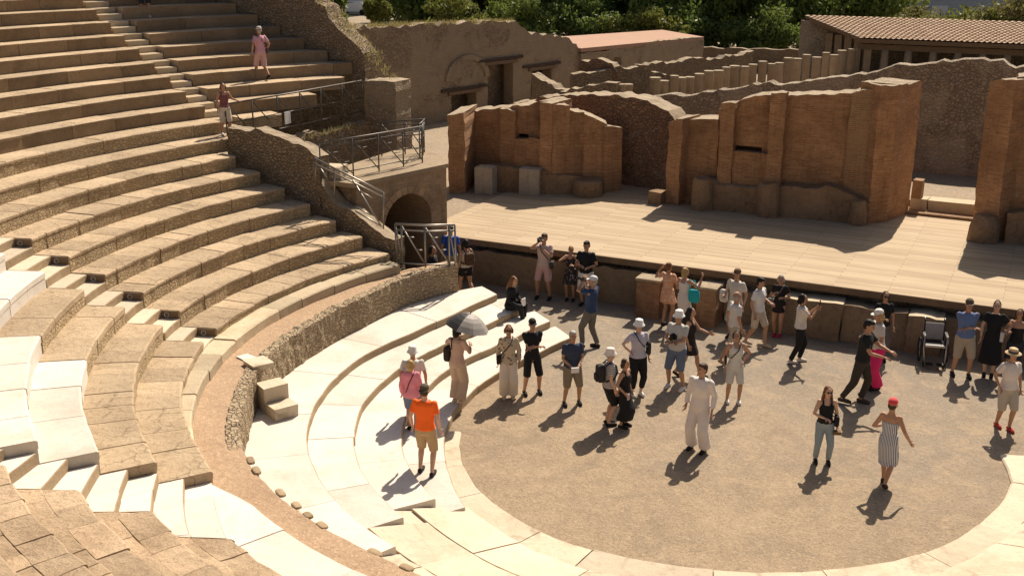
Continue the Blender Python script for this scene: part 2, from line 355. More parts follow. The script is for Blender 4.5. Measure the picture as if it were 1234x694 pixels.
# marble stairs
def stair(az0, az1, rows, mat, label, name='marble_stair', ris=None):
    t = empty(name, P((az0+(az1 if not callable(az1) else -65))/2, rr(rows[0])-.4, zz(rows[0])-RH)); tag(t, label, 'stair', None)
    def so(a, r):
        if az1 is not CEND: return off(a)
        c = min(CEND(r), -55.6); return -.5*max(0, min(1, (a-c)/(-55-c)))
    for i in rows:
        for h, ra, rb_ in ((.5, rr(i), rr(i)+.43), (1., rr(i)+.40, rr(i)+RW+.04)):
            mb = MB(); ring_blocks(mb, (-72 if az1 is CEND else az0)+.05, (az0 if az1 is CEND else az1)-.05, lambda a, q=ra: q+so(a, q), lambda a, q=rb_: q+so(a, q), lambda a, q, z=zz(i-1)+RH*h: z-(.006 if h == 1 else 0), zz(i-1)-.1, (3, 4) if mat is not MARB else (1.0, 1.5), cham=.015, rough=.008, gap=.003, riser=1, amin=(lambda r: az1(r)+.1) if az1 is CEND else None)
            mb.build('step', [mat, ris or RISER], t)
    return t
stair(-20.85, -16.45, range(0, 14), CREAM, 'pale marble stair climbing beside the small round step lights')
stair(16.4, 18.45, range(8, 20), SEAT, 'narrow upper stair of small pale steps cut through the brown seat rows', 'narrow_stair', KERB)
stair(-55.1, CEND, range(0, 6), MARB, 'wide white marble stair at the lower left edge of the photo')
# step lights on the row ends beside the stair
for i in range(0, 6):
    t = empty('step_light', P(-16.4, rr(i)+.21, zz(i)-.19)); tag(t, ['step light on the row end nearest the pale kerb', 'step light on the second row end above the kerb', 'step light on the third row end above the kerb', 'step light on the fourth row end above the kerb', 'step light on the fifth row end above the kerb', 'uppermost step light on a row end at the left edge'][i], 'step light', 'round lights on the row ends by the stair')
    q = P(-16.4, rr(i)+.21, zz(i)-.10); tn = Vector((-math.sin(R(-16.4)), -math.cos(R(-16.4)), 0)); rz = math.atan2(tn.y, tn.x)
    mb = MB(); mb.box(q+tn*.016, (.03, .36, .17), rz); mb.build('plate', [WOOD], t)
    mb = MB(); ru = Vector((-tn.y, tn.x, 0)); c = q+tn*.034+ru*-.06
    ring = [c+ru*math.cos(a)*.05+Vector((0,0,1))*math.sin(a)*.05 for a in [2*math.pi*k/14 for k in range(15)]]
    mb.tube(ring, .012, 6); mb.build('lamp_ring', [GREYM], t, True)

# kerb between walkway and seats
mb = MB(); ring_blocks(mb, -54.8, 19.8, lambda a: 9.88, lambda a: 10.36, lambda a, q: 1.62, 1.3, (.7, 1.3), jr=.012, jz=.012, gap=.012)
tag(mb.build('kerb', [KERB]), 'pale stone kerb along the upper side of the curved earth walkway', 'kerb')
mb = MB(); ring_blocks(mb, -120, -55, lambda a: interp([(-80, 9.42), (-60, 9.58), (-55, 9.9)], a), lambda a: 10.42, lambda a, q: 1.625, 1.3, (1.2, 2.2), jr=.006, jz=.006, gap=.006)
tag(mb.build('kerb', [MARB]), 'broad white marble kerb running to the bottom edge beside the earth walkway', 'kerb')
# curved earth walkway and its rubble retaining wall
WALLR = [(-120, 8.75), (-78, 8.74), (-70, 8.8), (-64, 8.9), (-58, 8.98), (-52, 9.06), (-44, 9.1), (-34, 9.02), (-23, 9.07), (-12, 9.02), (-4, 8.97), (8, 9.05), (18, 9.35), (29, 9.5)]
def ring_sheet(mb, a0, a1, fin, fout, fz, da=1.0, nr=6, jitter=.01):
    n = int((a1-a0)/da); vs = []; fs = []
    for k in range(n+1):
        a = a0+(a1-a0)*k/n; i0, o0 = fin(a), fout(a)
        for j in range(nr+1):
            r = i0+(o0-i0)*j/nr; p = P(a, r, fz(a, r)); p.z += noise.noise(p*1.7)*jitter; vs.append(p)
    for k in range(n):
        for j in range(nr): fs.append((k*(nr+1)+j, k*(nr+1)+j+1, (k+1)*(nr+1)+j+1, (k+1)*(nr+1)+j))
    mb.add(vs, fs)
mb = MB(); ring_sheet(mb, -121, 29, lambda a: interp(WALLR, a)+.1-.08*max(0, min(1, (-40-a)/9)), lambda a: 10.0, lambda a, r: 1.39, jitter=.035)
tag(mb.build('walkway', [DIRT], smooth=True), kind='structure')

def ragged_wall(name, P0, P1, th, zb, tops, mats, label=None, cat='wall', group=None, parent=None, px=True, openings=(), rag=.10, cell=.16, bump=.045, cap=True, capslot=1, back=None, noisy=None, edge=.05):
    """a masonry wall standing on the line P0-P1, its broken top following measured heights; openings are (s0,s1,z0,z1)"""
    L = math.hypot(P1[0]-P0[0], P1[1]-P0[1]); ux, uy = (P1[0]-P0[0])/L, (P1[1]-P0[1])/L; nx, ny = -uy, ux
    if px: tops = sorted(on_wall(a, b, P0, P1) for a, b in tops)
    S = [L*k/max(1, round(L/cell)) for k in range(max(1, round(L/cell))+1)]
    for o in openings: S += [o[0], o[1]]
    S = sorted(set(round(s, 3) for s in S)); S2 = [S[0]]
    for s in S[1:]:
        if s-S2[-1] > .03 or any(abs(s-o[k]) < 1e-3 for o in openings for k in (0, 1)): S2.append(s)
    S = S2; seed = random.uniform(0, 99)
    def top(s): 
        b = interp(tops, s); q = noise.noise(Vector((s*3.1, seed, 0)))*.6+noise.noise(Vector((s*9.7, seed, 3)))*.6+(noise.cell(Vector((s*3.3, seed, 7)))-.5)*.9
        return b+rag*q
    zmax = max(z for _, z in tops); nz = max(2, round((zmax-zb)/cell)); mb = MB()
    zl = [zb+(zmax-zb)*k/nz for k in range(nz+1)]
    for o in openings: zl += [o[2], o[3]]
    zl = sorted(set(round(z, 3) for z in zl))
    fr = [k/(len(zl)-1) for k in range(len(zl))]
    def pt(s, d, z):
        q = Vector((P0[0]+ux*s+nx*d, P0[1]+uy*s+ny*d, z)); n = noise.noise(q*2.3+Vector((seed,0,0)))*bump+noise.noise(q*6.5)*bump*.6
        e_ = 0
        if s <= S[0]+1e-3 or s >= S[-1]-1e-3: e_ = noise.noise(Vector((seed, z*2.6, d*2)))*edge+noise.noise(Vector((seed+5, z*7.5, d*3)))*edge*.6
        return q+Vector((nx, ny, 0))*n+Vector((ux, uy, 0))*e_
    def inside(s, z): return any(o[0]-1e-3 < s < o[1]+1e-3 and o[2]-1e-3 < z < o[3]+1e-3 for o in openings)
    def side(d, flip):
        for a in range(len(S)-1):
            ta, tb = top(S[a]), top(S[a+1]); 
            for b in range(len(zl)-1):
                sm, zm = (S[a]+S[a+1])/2, (zl[b]+zl[b+1])/2
                if inside(sm, zm): continue
                za0, za1 = min(zl[b], ta), min(zl[b+1], ta); zb0, zb1 = min(zl[b], tb), min(zl[b+1], tb)
                if b == len(zl)-2: za1, zb1 = ta, tb
                if za1-za0 < 1e-4 and zb1-zb0 < 1e-4: continue
                vs = [pt(S[a], d, za0), pt(S[a+1], d, zb0), pt(S[a+1], d, zb1), pt(S[a], d, za1)]
                uv = [(S[a]+d, za0), (S[a+1]+d, zb0), (S[a+1]+d, zb1), (S[a]+d, za1)]
                mb.add(vs, [(3,2,1,0) if flip else (0,1,2,3)], 0, .5+.5*noise.noise(Vector((S[a]*.8, zm*.8, seed))), uv)
    side(0, False); side(th, True)
    for a in range(len(S)-1):                                     # broken top
        D = [0, th*.35, th*.7, th]
        for j in range(3):
            def tp(s, d): return pt(s, d, top(s)+(noise.noise(Vector((s*4, d*4, seed)))*rag*.7 if 0 < d < th else 0))
            mb.add([tp(S[a], D[j]), tp(S[a+1], D[j]), tp(S[a+1], D[j+1]), tp(S[a], D[j+1])], [(0,1,2,3)], capslot if cap else 0, .5, [(S[a], D[j]), (S[a+1], D[j]), (S[a+1], D[j+1]), (S[a], D[j+1])])
    for s, fl in ((S[0], True), (S[-1], False)):                  # ends
        t0 = top(s)
        for b in range(len(zl)-1):
            z0, z1 = min(zl[b], t0), min(zl[b+1], t0)
            if b == len(zl)-2: z1 = t0
            if z1-z0 < 1e-4: continue
            vs = [pt(s, 0, z0), pt(s, th, z0), pt(s, th, z1), pt(s, 0, z1)]; uv = [(0, z0), (th, z0), (th, z1), (0, z1)]
            mb.add(vs, [(3,2,1,0) if fl else (0,1,2,3)], 0, .5, uv)
    for o in openings:                                             # reveals
        z1 = min(o[3], min(top(o[0]), top(o[1])))
        for (sa, za), (sb, zb_) in (((o[0], o[2]), (o[0], z1)), ((o[1], z1), (o[1], o[2])), ((o[0], z1), (o[1], z1)), ((o[1], o[2]), (o[0], o[2]))):
            mb.add([pt(sa, 0, za), pt(sb, 0, zb_), pt(sb, th, zb_), pt(sa, th, za)], [(0,1,2,3)], 0, .3, [(0, za), (0, zb_), (th, zb_), (th, za)])
    o = mb.build(name, mats, parent)
    if label: tag(o, label, cat, group)
    return o

# retaining wall (curved rubble)
mb = MB(); A = [-121+150*k/330 for k in range(331)]
def rw_top(a): return 1.43-.075*max(0, min(1, (-40-a)/9))+.035*noise.noise(Vector((a*.9, 0, 5)))+.025*noise.noise(Vector((a*2.7, 2, 5)))
for k in range(330):
    a0, a1 = A[k], A[k+1]
    def q(a, d, z):
        p = P(a, interp(WALLR, a)+d, z); n = noise.noise(p*4.5)*.035+noise.noise(p*11)*.02; return P(a, interp(WALLR, a)+d+n, z)
    zs = [.3, .5, .65, .8, .95, 1.1, 1.25, None]
    for j in range(7):
        f = lambda a, z: q(a, 0, z if z else rw_top(a))
        mb.add([f(a1, zs[j]), f(a0, zs[j]), f(a0, zs[j+1]), f(a1, zs[j+1])], [(0,1,2,3)])
    for d0, d1 in ((0, .09), (.09, .24)):
        mb.add([q(a1, d0, rw_top(a1)), q(a0, d0, rw_top(a0)), q(a0, d1, rw_top(a0)+.01), q(a1, d1, rw_top(a1)+.01)], [(0,1,2,3)], 1 if a0 < -46 else 0)
    mb.add([q(a0, .24, 1.3), q(a1, .24, 1.3), q(a1, .24, rw_top(a1)+.01), q(a0, .24, rw_top(a0)+.01)], [(3,2,1,0)])
mb.add([P(29, 9.5, .3), P(29, 10.4, .3), P(29, 10.4, 1.4), P(29, 9.5, 1.4)], [(0,1,2,3)])
for px, py in ((302,553),(309,565),(338,592),(357,607),(371,619),(388,631),(452,664),(490,682)):
    c = at(px, py, 1.41); w_ = random.uniform(.09, .15); rb = MB(); rb.ball((0, 0, 0), (1, 1, 1), 10, 6); az_ = math.atan2(c.y, c.x)+1.57
    mb.add([(c.x+(math.copysign(abs(v[0])**.6, v[0])*math.cos(az_)*w_-math.copysign(abs(v[1])**.6, v[1])*math.sin(az_)*.065), c.y+(math.copysign(abs(v[0])**.6, v[0])*math.sin(az_)*w_+math.copysign(abs(v[1])**.6, v[1])*math.cos(az_)*.065), 1.385+math.copysign(abs(v[2])**.6, v[2])*.03) for v in rb.v], rb.f, 2, random.random())
tag(mb.build('retaining_wall', [RUBL, DIRT, RISER]), 'curved low rubble wall between the white steps and the earth walkway', 'wall')

# four broad white marble steps round the orchestra
T4 = [(-57, 5.62), (-50, 5.5), (-42, 5.4), (-30, 5.36), (-15, 5.34), (-4, 5.33), (12, 5.46), (27.7, 5.69), (40, 6.23)]
T3 = [(-55, 6.1), (-40, 6.15), (-20, 6.18), (-4, 6.2), (2.5, 6.26), (17.8, 6.33), (27, 6.5), (38.5, 7.06)]
T2 = [(-60, 6.95), (-40, 7.05), (-19, 7.1), (-5, 7.06), (4, 7.03), (11.6, 7.0), (26, 7.36), (36.3, 7.89)]
T1 = [(-67.5, 7.72), (-50, 7.85), (-35.7, 7.94), (-16, 7.97), (-3, 7.93), (10, 7.82), (20.7, 8.02), (31.9, 8.6), (33.9, 8.76)]
steps = [(T1, WALLR, .68, 'uppermost broad white marble step, at the foot of the rubble wall', -67.3, 33.6), (T2, T1, .51, 'second broad white marble step from the top', -59.8, 36.2),
         (T3, T2, .34, 'third broad white marble step from the top', -54.9, 38.4), (T4, T3, .17, 'lowest broad white marble step, beside the gravel', -57, 39.8)]
for fr_, bk, z, lab, a0, a1 in steps:
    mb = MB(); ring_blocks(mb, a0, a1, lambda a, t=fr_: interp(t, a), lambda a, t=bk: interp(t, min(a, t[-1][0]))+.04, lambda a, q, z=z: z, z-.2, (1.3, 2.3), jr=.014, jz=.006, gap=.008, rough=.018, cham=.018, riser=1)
    tag(mb.build('marble_step', [MARB, RISER]), lab, 'step', 'broad marble steps round the orchestra')
# small block stair against the retaining wall
t = empty('block_stair', Vector((-7.7, -4.1, .68))); tag(t, 'two block stair steps and slab against the rubble wall by the white steps', 'stair')
rzb = R(28)
for c, d in (((-8.46, -3.42, 1.45), (.50, .44, .09)), ((-7.95, -3.68, .94), (.40, .50, .54)), ((-7.57, -3.88, .79), (.38, .50, .25))):
    mb = MB(); mb.box(c, d, R(-28), jit=.008); mb.build('block', [CREAM], t)
mb = MB(); mb.box((-8.95, -3.2, 1.40), (.36, .26, .05), R(-20), jit=.01); tag(mb.build('loose_slab', [MARB]), 'small white slab lying on the earth walkway above the block stair', 'slab')

# cream flagstones sloping up behind the orchestra rim
RIM = [(-200, 5.46), (-188, 5.46), (-170, 5.16), (-149, 4.99), (-128, 4.8), (-107, 4.75), (-92, 4.82), (-77, 4.93), (-57, 4.98), (-49, 5.03), (-32, 5.03), (-20, 5.05)]
def flag_z(a, r): return .05+max(0, r-5.5)*.225
mb = MB()
ring_blocks(mb, -200, -21, lambda a: interp(RIM, a), lambda a: interp(RIM, a)+interp([(-60, .62), (-40, .42), (-20, .3)], a), lambda a, q: .05, -.1, (.9, 2.0), jr=.02, jz=.006, gap=.01, rough=.02)
tag(mb.build('orchestra_rim', [CREAM]), 'ring of cream kerb slabs edging the round gravel floor', 'kerb')
rc = [(.55, 1.6), (1.6, 2.7), (2.7, 4.3)]
mb = MB(); ring_sheet(mb, -200, -53.5, lambda a: interp(RIM, a)+.5, lambda a: interp(RIM, a)+4.3, lambda a, r: flag_z(a, r)-.035, 2, 8)
for k, (d0, d1) in enumerate(rc):
    e = [-55.2, -60, -67.4][k]
    ring_blocks(mb, -200, e, lambda a, d=d0: interp(RIM, a)+d+.05*math.sin(a*.13), lambda a, d=d1, k=k: interp(RIM, a)+d+.05*math.sin(a*.13), lambda a, q: flag_z(a, q)+.01, -.1, (.9, 1.9), jr=.015, jz=.007, gap=.009, rough=.035, cham=.02)
tag(mb.build('flagstone_paving', [CREAM]), 'worn cream flagstones sloping up from the orchestra rim at the bottom', 'paving', kind=None)

# ------------------------------------------------------------------ ground
def sheet(name, x0, x1, y0, y1, nx, ny, fz, mat, smooth=True):
    mb = MB(); vs = []; fs = []
    for j in range(ny+1):
        for i in range(nx+1):
            x, y = x0+(x1-x0)*i/nx, y0+(y1-y0)*j/ny; vs.append((x, y, fz(x, y)))
    for j in range(ny):
        for i in range(nx): fs.append((j*(nx+1)+i, j*(nx+1)+i+1, (j+1)*(nx+1)+i+1, (j+1)*(nx+1)+i))
    mb.add(vs, fs); o = mb.build(name, [mat], smooth=smooth); return tag(o, kind='structure')
sheet('orchestra_floor', -13.5, 12, -6.2, 8.2, 100, 60, lambda x, y: .012*noise.noise(Vector((x*.9, y*.9, 0)))+.006*noise.noise(Vector((x*3, y*3, 4))), GRAV)
mb = MB(); ys = [-600, -200, -60, -20, 7.9, 7.95, 30, 60, 120, 300, 900]; xs = [-900, -300, -100, -40, -22.5, -22, -13.6, 0, 40, 300, 900]
vs = [(x, y, (1.24 if y > 7.92 else -.06)) for y in ys for x in xs]; n = len(xs)
mb.add(vs, [(j*n+i, j*n+i+1, (j+1)*n+i+1, (j+1)*n+i) for j in range(len(ys)-1) for i in range(n-1)])
tag(mb.build('ground', [EARTH], local=True), kind='structure')

# ------------------------------------------------------------------ stage
t = empty('wooden_stage', (-1, 11, 1.0)); tag(t, 'long pale wooden stage deck in front of the ruined brick stage wall', 'stage')
mb = MB(); mb.box((-.5, 12.0, 1.22), (21.6, 9.1, .10)); mb.build('deck', [PLANK], t)
mb = MB(); mb.box((-.5, 7.47, 1.20), (21.6, .05, .17)); mb.build('edge_board', [WOOD], t)
mb = MB(); mb.box((-.5, 8.3, .6), (21.6, .06, 1.14)); mb.build('back_boarding', [DKWOOD], t)
for k in range(15):
    mb = MB(); mb.box((-10.6+1.46*k, 7.75, .57), (.12, .12, 1.1)); mb.build('post', [DKWOOD], t)
# low wall below the stage edge
t = empty('stage_front_wall', (-1, 7.2, 0)); tag(t, 'low brick and tuff wall with niches below the stage edge', 'wall')
segs = [(-9.6, -4.05, 7.42, 1.0), (-4.05, -1.9, 7.35, .9), (-1.9, -.6, 7.35, .88), (-.6, 1.15, 7.0, .98), (1.15, 2.7, 7.1, .95), (2.7, 3.5, 6.98, .97), (3.5, 9.5, 7.3, .92)]
for a, b, y, h in segs:
    ragged_wall('wall_section', (a, y), (b, y), 7.62-y, 0, [(0, h), (b-a, h)], [SFRONT, KERB if y < 7.05 and a > -2 else SFRONT], parent=t, px=False, rag=.03, bump=.02)
for a, b, y, h in ((-4.05, -3.42, 6.62, 1.0), (-2.45, -1.92, 6.6, 1.0)):
    ragged_wall('pier', (a, y), (b, y), .9, 0, [(0, h), (b-a, h)], [BRICKW, CAPM], parent=t, px=False, rag=.03, bump=.015)
    mb = MB(); mb.box(((a+b)/2, y+.2, h+.05), (b-a+.06, .5, .07), 0, jit=.01); mb.build('cap_stone', [CAPM], t)

# ------------------------------------------------------------------ ruined stage wall
ZS = 1.25
def wall_group(name, loc, label): 
    e = empty(name, loc); tag(e, label, 'wall', 'walls of the ruined stage building'); return e
w1 = wall_group('brick_wall', (-10.5, 14.2, ZS), 'left brick stage wall with pale plinths and top sloping down to the right')
ragged_wall('end_pier', (-13.05, 12.6), (-12.5, 12.75), 2.0, ZS, [(541,139),(556,137),(577,133)], [BRICKP, CAPM], parent=w1, rag=.04, bump=.02)
ragged_wall('back_wall', (-13.35, 14.4), (-9.8, 14.15), 1.2, ZS, [(578,133),(600,131),(640,125),(655,121)], [BRICKP, CAPM], parent=w1, rag=.06, bump=.02, openings=[(lambda a, b: (a[0], b[0], b[1], a[1]))(on_wall(606, 159, (-13.35, 14.4), (-9.8, 14.15)), on_wall(637, 167, (-13.35, 14.4), (-9.8, 14.15)))])
mb = MB(); mb.box((-10.75, 14.95, 3.4), (1.6, .12, 1.2)); mb.build('slot_light_block', [BRICK], w1)  # box added behind the slot over the sill to keep it dark
ragged_wall('pilaster', (-11.85, 14.1), (-11.25, 14.06), .3, ZS, [(585,134),(603,131)], [BRICK, CAPM], parent=w1, rag=.04, bump=.012)
ragged_wall('pilaster', (-10.25, 13.92), (-9.8, 13.9), .4, ZS, [(636,128),(652,124)], [BRICK, CAPM], parent=w1, rag=.04, bump=.012)
ragged_wall('niche_sill', (-11.25, 14.0), (-10.25, 13.95), .4, ZS, [(602,168),(640,166)], [BRICK, PODM], parent=w1, rag=.03, bump=.012)
# concave apse of short facets, falling to the end pier
apse = [(-9.8, 13.95), (-9.35, 14.35), (-8.95, 14.65), (-8.55, 14.85), (-8.25, 15.0)]
ap_t = [(655,122), (672,127), (694,134), (715,142), (735,150)]
for k in range(4):
    ragged_wall('apse_wall', apse[k], apse[k+1], .9, ZS, [ap_t[k], ap_t[k+1]], [BRICK, CAPM], parent=w1, rag=.05, bump=.02, edge=0)
ragged_wall('end_pier', (-8.28, 14.86), (-7.86, 15.42), .6, ZS, [(732,151),(750,154)], [BRICK, CAPM], parent=w1, rag=.03, bump=.015)
ragged_wall('podium', (-12.3, 13.55), (-9.95, 13.7), .7, ZS, [(0, 2.1), (.8, 2.13), (1.6, 2.06), (2.4, 2.12)], [PODM, PODM], parent=w1, px=False, rag=.05, bump=.035)
ragged_wall('podium', (-9.95, 13.75), (-8.2, 14.75), .5, ZS, [(0, 2.0), (1., 1.9), (1.9, 1.75)], [PODM, PODM], parent=w1, px=False, rag=.06, bump=.04)
mb = MB()
for dx in (0, .33): mb.box((-12.1+dx, 13.22, 1.70), (.30, .5, .9), R(8), jit=.02)
mb.build('plinth', [PLINTH], w1)
mb = MB()
for dx in (0, .36): mb.box((-10.62+dx, 13.62, 1.70), (.34, .45, .92), R(10), jit=.02)
mb.build('plinth', [PLINTH], w1)
mb = MB(); mb.loft([((-8.62, 14.25, ZS), .52, .42), ((-8.62, 14.25, 1.72), .5, .4), ((-8.62, 14.27, 1.78), .44, .36)], 18); mb.build('round_base', [PODM], w1, noisy=.03)

ragged_wall('rubble_wall', (-13.2, 17.0), (-5.55, 16.0), 1.0, ZS, [(575,133),(600,129),(625,122),(660,116),(700,113),(760,117),(790,124),(806,136),(816,150)], [RUBR, CAPM], 'thick dark rubble wall with rounded top behind the opening of the stage wall', 'wall', 'walls of the ruined stage building', rag=.07, bump=.05)

w2 = wall_group('brick_wall', (-2, 14.3, ZS), 'long central brick stage wall with grey plaster strip and tall square pier')
ragged_wall('end_pier', (-5.86, 14.25), (-5.38, 14.15), 1.2, ZS, [(803,147),(820,143)], [BRICKP, CAPM], parent=w2, rag=.03, bump=.02)
ragged_wall('back_wall', (-5.7, 14.6), (-4.3, 14.55), 1.0, ZS, [(820,144),(848,142),(863,143)], [BRICKP, CAPM], parent=w2, rag=.03, bump=.02)
ragged_wall('back_wall', (-4.35, 14.62), (.75, 14.75), 1.0, ZS, [(863,130),(880,125),(900,118),(925,113),(958,114),(990,114),(1012,113),(1030,110),(1048,105)], [BRICK, CAPM], parent=w2, rag=.06, bump=.02, openings=[(lambda a, b: (a[0], b[0], b[1], a[1]))(on_wall(884, 175, (-4.35, 14.62), (.75, 14.75)), on_wall(918, 184, (-4.35, 14.62), (.75, 14.75)))])
mb = MB(); mb.box((-3.2, 15.2, 3.3), (1.6, .12, 1.2)); mb.build('slot_light_block', [BRICK], w2)  # another added box, keeping daylight from behind out of this slot
ragged_wall('pilaster', (-4.2, 14.3), (-3.75, 14.3), .4, ZS, [(862,126),(880,124)], [BRICK, CAPM], parent=w2, rag=.03, bump=.012)
ragged_wall('pilaster', (-2.67, 14.34), (-2.2, 14.34), .4, ZS, [(919,113),(937,112)], [BRICK, CAPM], parent=w2, rag=.03, bump=.012)
ragged_wall('niche_sill', (-3.75, 14.38), (-2.67, 14.4), .35, ZS, [(881,181),(920,184)], [BRICK, PODM], parent=w2, rag=.03, bump=.012)
ragged_wall('back_wall', (-.35, 14.66), (.75, 14.70), .9, ZS, [(1000,114),(1012,113),(1030,110),(1048,105)], [BRICKG, CAPM], parent=w2, rag=.06, bump=.025)
mb = MB(); zt = on_wall(1070, 103, (.5, 14.5), (1.4, 15.2))[1]
foot = [(.52, 14.42), (.98, 14.72), (1.3, 15.35), (1.48, 16.5), (.52, 16.5)]
for k in range(5): pass
ragged_wall('tall_pier', (.52, 14.40), (1.0, 14.85), 1.0, ZS, [(1046,106),(1060,104),(1075,103)], [BRICK, CAPM], parent=w2, rag=.04, bump=.02)
ragged_wall('tall_pier', (1.0, 14.87), (1.45, 16.4), 1.2, ZS, [(1075,104),(1094,101)], [BRICKP, CAPM], parent=w2, rag=.03, bump=.02)
ragged_wall('podium', (-4.72, 14.05), (-2.4, 14.1), .6, ZS, [(0, 2.2), (1, 2.12), (2.3, 2.15)], [PODM, CAPM], parent=w2, px=False, rag=.06, bump=.04)
ragged_wall('podium', (-2.4, 14.1), (.55, 14.25), .6, ZS, [(0, 2.2), (.8, 2.25), (1.5, 2.35), (2.2, 2.3), (2.95, 2.0)], [PODM, PODM], parent=w2, px=False, rag=.08, bump=.05)
for (x, y, w, d, h, rz) in ((-4.55, 13.95, .62, .5, 1.05, 2), (-2.45, 14.0, .66, .5, 1.08, 3), (.25, 14.2, .48, .5, .75, 12)):
    mb = MB(); vs_ = []
    mb.loft([((x, y, ZS), w*.56, d*.56), ((x, y, ZS+h*.5), w*.54, d*.54), ((x, y, ZS+h*.9), w*.52, d*.52), ((x+.02, y, ZS+h), w*.42, d*.42)], 10); mb.build('plinth_stump', [PODM], w2, noisy=.07, nscale=3)
mb = MB(); mb.box((-6.1, 14.2, ZS+.22), (.42, .5, .44), R(-8), jit=.03); tag(mb.build('stone_block', [PODM]), 'squat brown stone block beside the dark opening of the stage wall', 'block')

w3 = wall_group('brick_wall', (5.5, 14.2, ZS), 'right brick stage wall at the photo edge with a square pier')
ragged_wall('pier', (3.45, 14.35), (4.15, 13.85), 1.2, ZS, [(1178,99),(1195,96),(1210,95)], [BRICK, CAPM], parent=w3, rag=.04, bump=.02)
ragged_wall('back_wall', (4.15, 14.3), (9.5, 14.3), 1.0, ZS, [(1200,97),(1234,91),(1300,92)], [BRICKP, CAPM], parent=w3, rag=.06, bump=.02)
ragged_wall('podium', (4.4, 13.8), (9.5, 13.8), .6, ZS, [(0, 2.2), (1.5, 2.3), (5.1, 2.2)], [PODM, PODM], parent=w3, px=False, rag=.06, bump=.04)
mb = MB(); mb.loft([((3.85, 13.75, ZS), .42, .34), ((3.85, 13.75, ZS+.5), .4, .3), ((3.85, 13.8, ZS+.78), .3, .24)], 10); mb.build('plinth_stump', [PODM], w3, noisy=.08, nscale=3)
t = empty('threshold', (2.3, 16.8, ZS)); tag(t, 'pale stone threshold blocks in the doorway of the stage wall', 'threshold')
for x, w in ((1.72, .5), (2.85, 1.7)):
    mb = MB(); mb.box((x, 16.95, ZS+.26), (w, .6, .34), R(-3), jit=.015); mb.build('block', [KERB], t)
mb = MB(); mb.box((2.35, 16.6, ZS+.05), (3.0, .9, .1), R(-2)); mb.build('lower_slab', [PODM], t)
mb = MB(); mb.box((2.3, 18.6, ZS+.15), (4, 2.9, .25)); mb.build('back_floor', [EARTH], t)
mb = MB(); mb.box((1.62, 16.9, ZS+.5), (.3, .4, 1.0), R(-8), jit=.02); tag(mb.build('brick_stub', [PODM]), 'narrow brick stub at the foot of the tall pier by the doorway', 'wall')

# long wall behind the stage building
ragged_wall('rear_wall', (-11.5, 23.4), (9.5, 23.4), .7, 1.2, [(735,119),(800,116),(850,110),(900,103),(960,98),(1000,95),(1040,90),(1075,80),(1130,74),(1180,72),(1210,75),(1234,81),(1300,84)], [RUBD, RUBD], 'long dark rubble wall running behind the brick stage walls', 'wall', None, rag=.08, bump=.05, cell=.22)

# ------------------------------------------------------------------ left side: sloping walls, arch, railings
LW = (-16.4, 4.15), (-9.7, 3.75)
ragged_wall('low_rubble_wall', (-15.2, 4.1), (-12.1, 3.95), .45, 2.2, [(300,153),(312,155),(326,160),(345,167),(356,172),(370,179),(384,190)], [RUB, CAPM], 'sloping rubble wall at the right ends of the seat rows, upper stretch', 'wall', None, rag=.08, bump=.04)
ragged_wall('low_rubble_wall', (-12.1, 3.95), (-9.75, 3.85), .45, .9, [(383,208),(390,228),(403,243),(420,250),(430,256),(446,267),(459,279),(470,289)], [RUB, CAPM], 'sloping rubble wall at the right ends of the seat rows, lower stretch below the bright rail', 'wall', None, rag=.08, bump=.04)
ragged_wall('upper_rubble_wall', (-23.5, 10.95), (-15.2, 10.95), .8, 2.5, [(250,-160),(290,-112),(318,-78),(350,-40),(383,0),(392,10),(400,20),(412,33),(425,47),(435,58),(446,73),(459,90),(464,97)], [RUB, RUB], 'high sloping rubble wall closing the upper seat rows on the right', 'wall', None, rag=.14, bump=.06)
ragged_wall('square_pier', (-15.2, 10.9), (-14.0, 10.9), .95, 1.2, [(463,98),(497,100)], [RUBK, CAPM], 'square brick pier at the foot of the high sloping rubble wall', 'pier', None, rag=.03, bump=.02)
# vaulted side entrance (parodos) block with an arch
FA, FB = (-11.22, 4.35), (-10.33, 7.65)
aL = math.hypot(FB[0]-FA[0], FB[1]-FA[1]); au = Vector(((FB[0]-FA[0])/aL, (FB[1]-FA[1])/aL, 0)); an = Vector((-au.y, au.x, 0))
t = empty('arched_entrance', (-11, 6, 0)); tag(t, 'brick arched side entrance with dark tunnel, left of the stage', 'building')
def fp(s, d, z): return Vector((FA[0], FA[1], 0))+au*s+an*d+Vector((0, 0, z))
sL, zL = on_wall(463, 268, FA, FB); sR, zR = on_wall(520, 268, FA, FB); sc_, zc = on_wall(494, 233, FA, FB)
scx = (sL+sR)/2; hw = (sR-sL)/2; zsp = zc-hw*.95
mb = MB(); N = 20; ztop = 3.38
arc_ = [(scx-hw*math.cos(math.pi*k/N), zsp+hw*.95*math.sin(math.pi*k/N)) for k in range(N+1)]
outl = [(sL, 0)]+arc_+[(sR, 0)]
TH = 2.3
def addq(a, b, c, d, mi=0, uvs=None): mb.add([a, b, c, d], [(0,1,2,3)], mi, .5, uvs)
def qf(s0, z0, s1, z1, s2, z2, s3, z3): addq(fp(s0,0,z0), fp(s1,0,z1), fp(s2,0,z2), fp(s3,0,z3), 0, [(s0,z0),(s1,z1),(s2,z2),(s3,z3)])
qf(0, 0, sL, 0, sL, zsp, 0, zsp); qf(0, zsp, sL, zsp, sL, ztop, 0, ztop); qf(sR, 0, aL, 0, aL, zsp, sR, zsp); qf(sR, zsp, aL, zsp, aL, ztop, sR, ztop)
for (s0, z0), (s1, z1) in zip(arc_, arc_[1:]): qf(s0, z0, s1, z1, s1, ztop, s0, ztop)
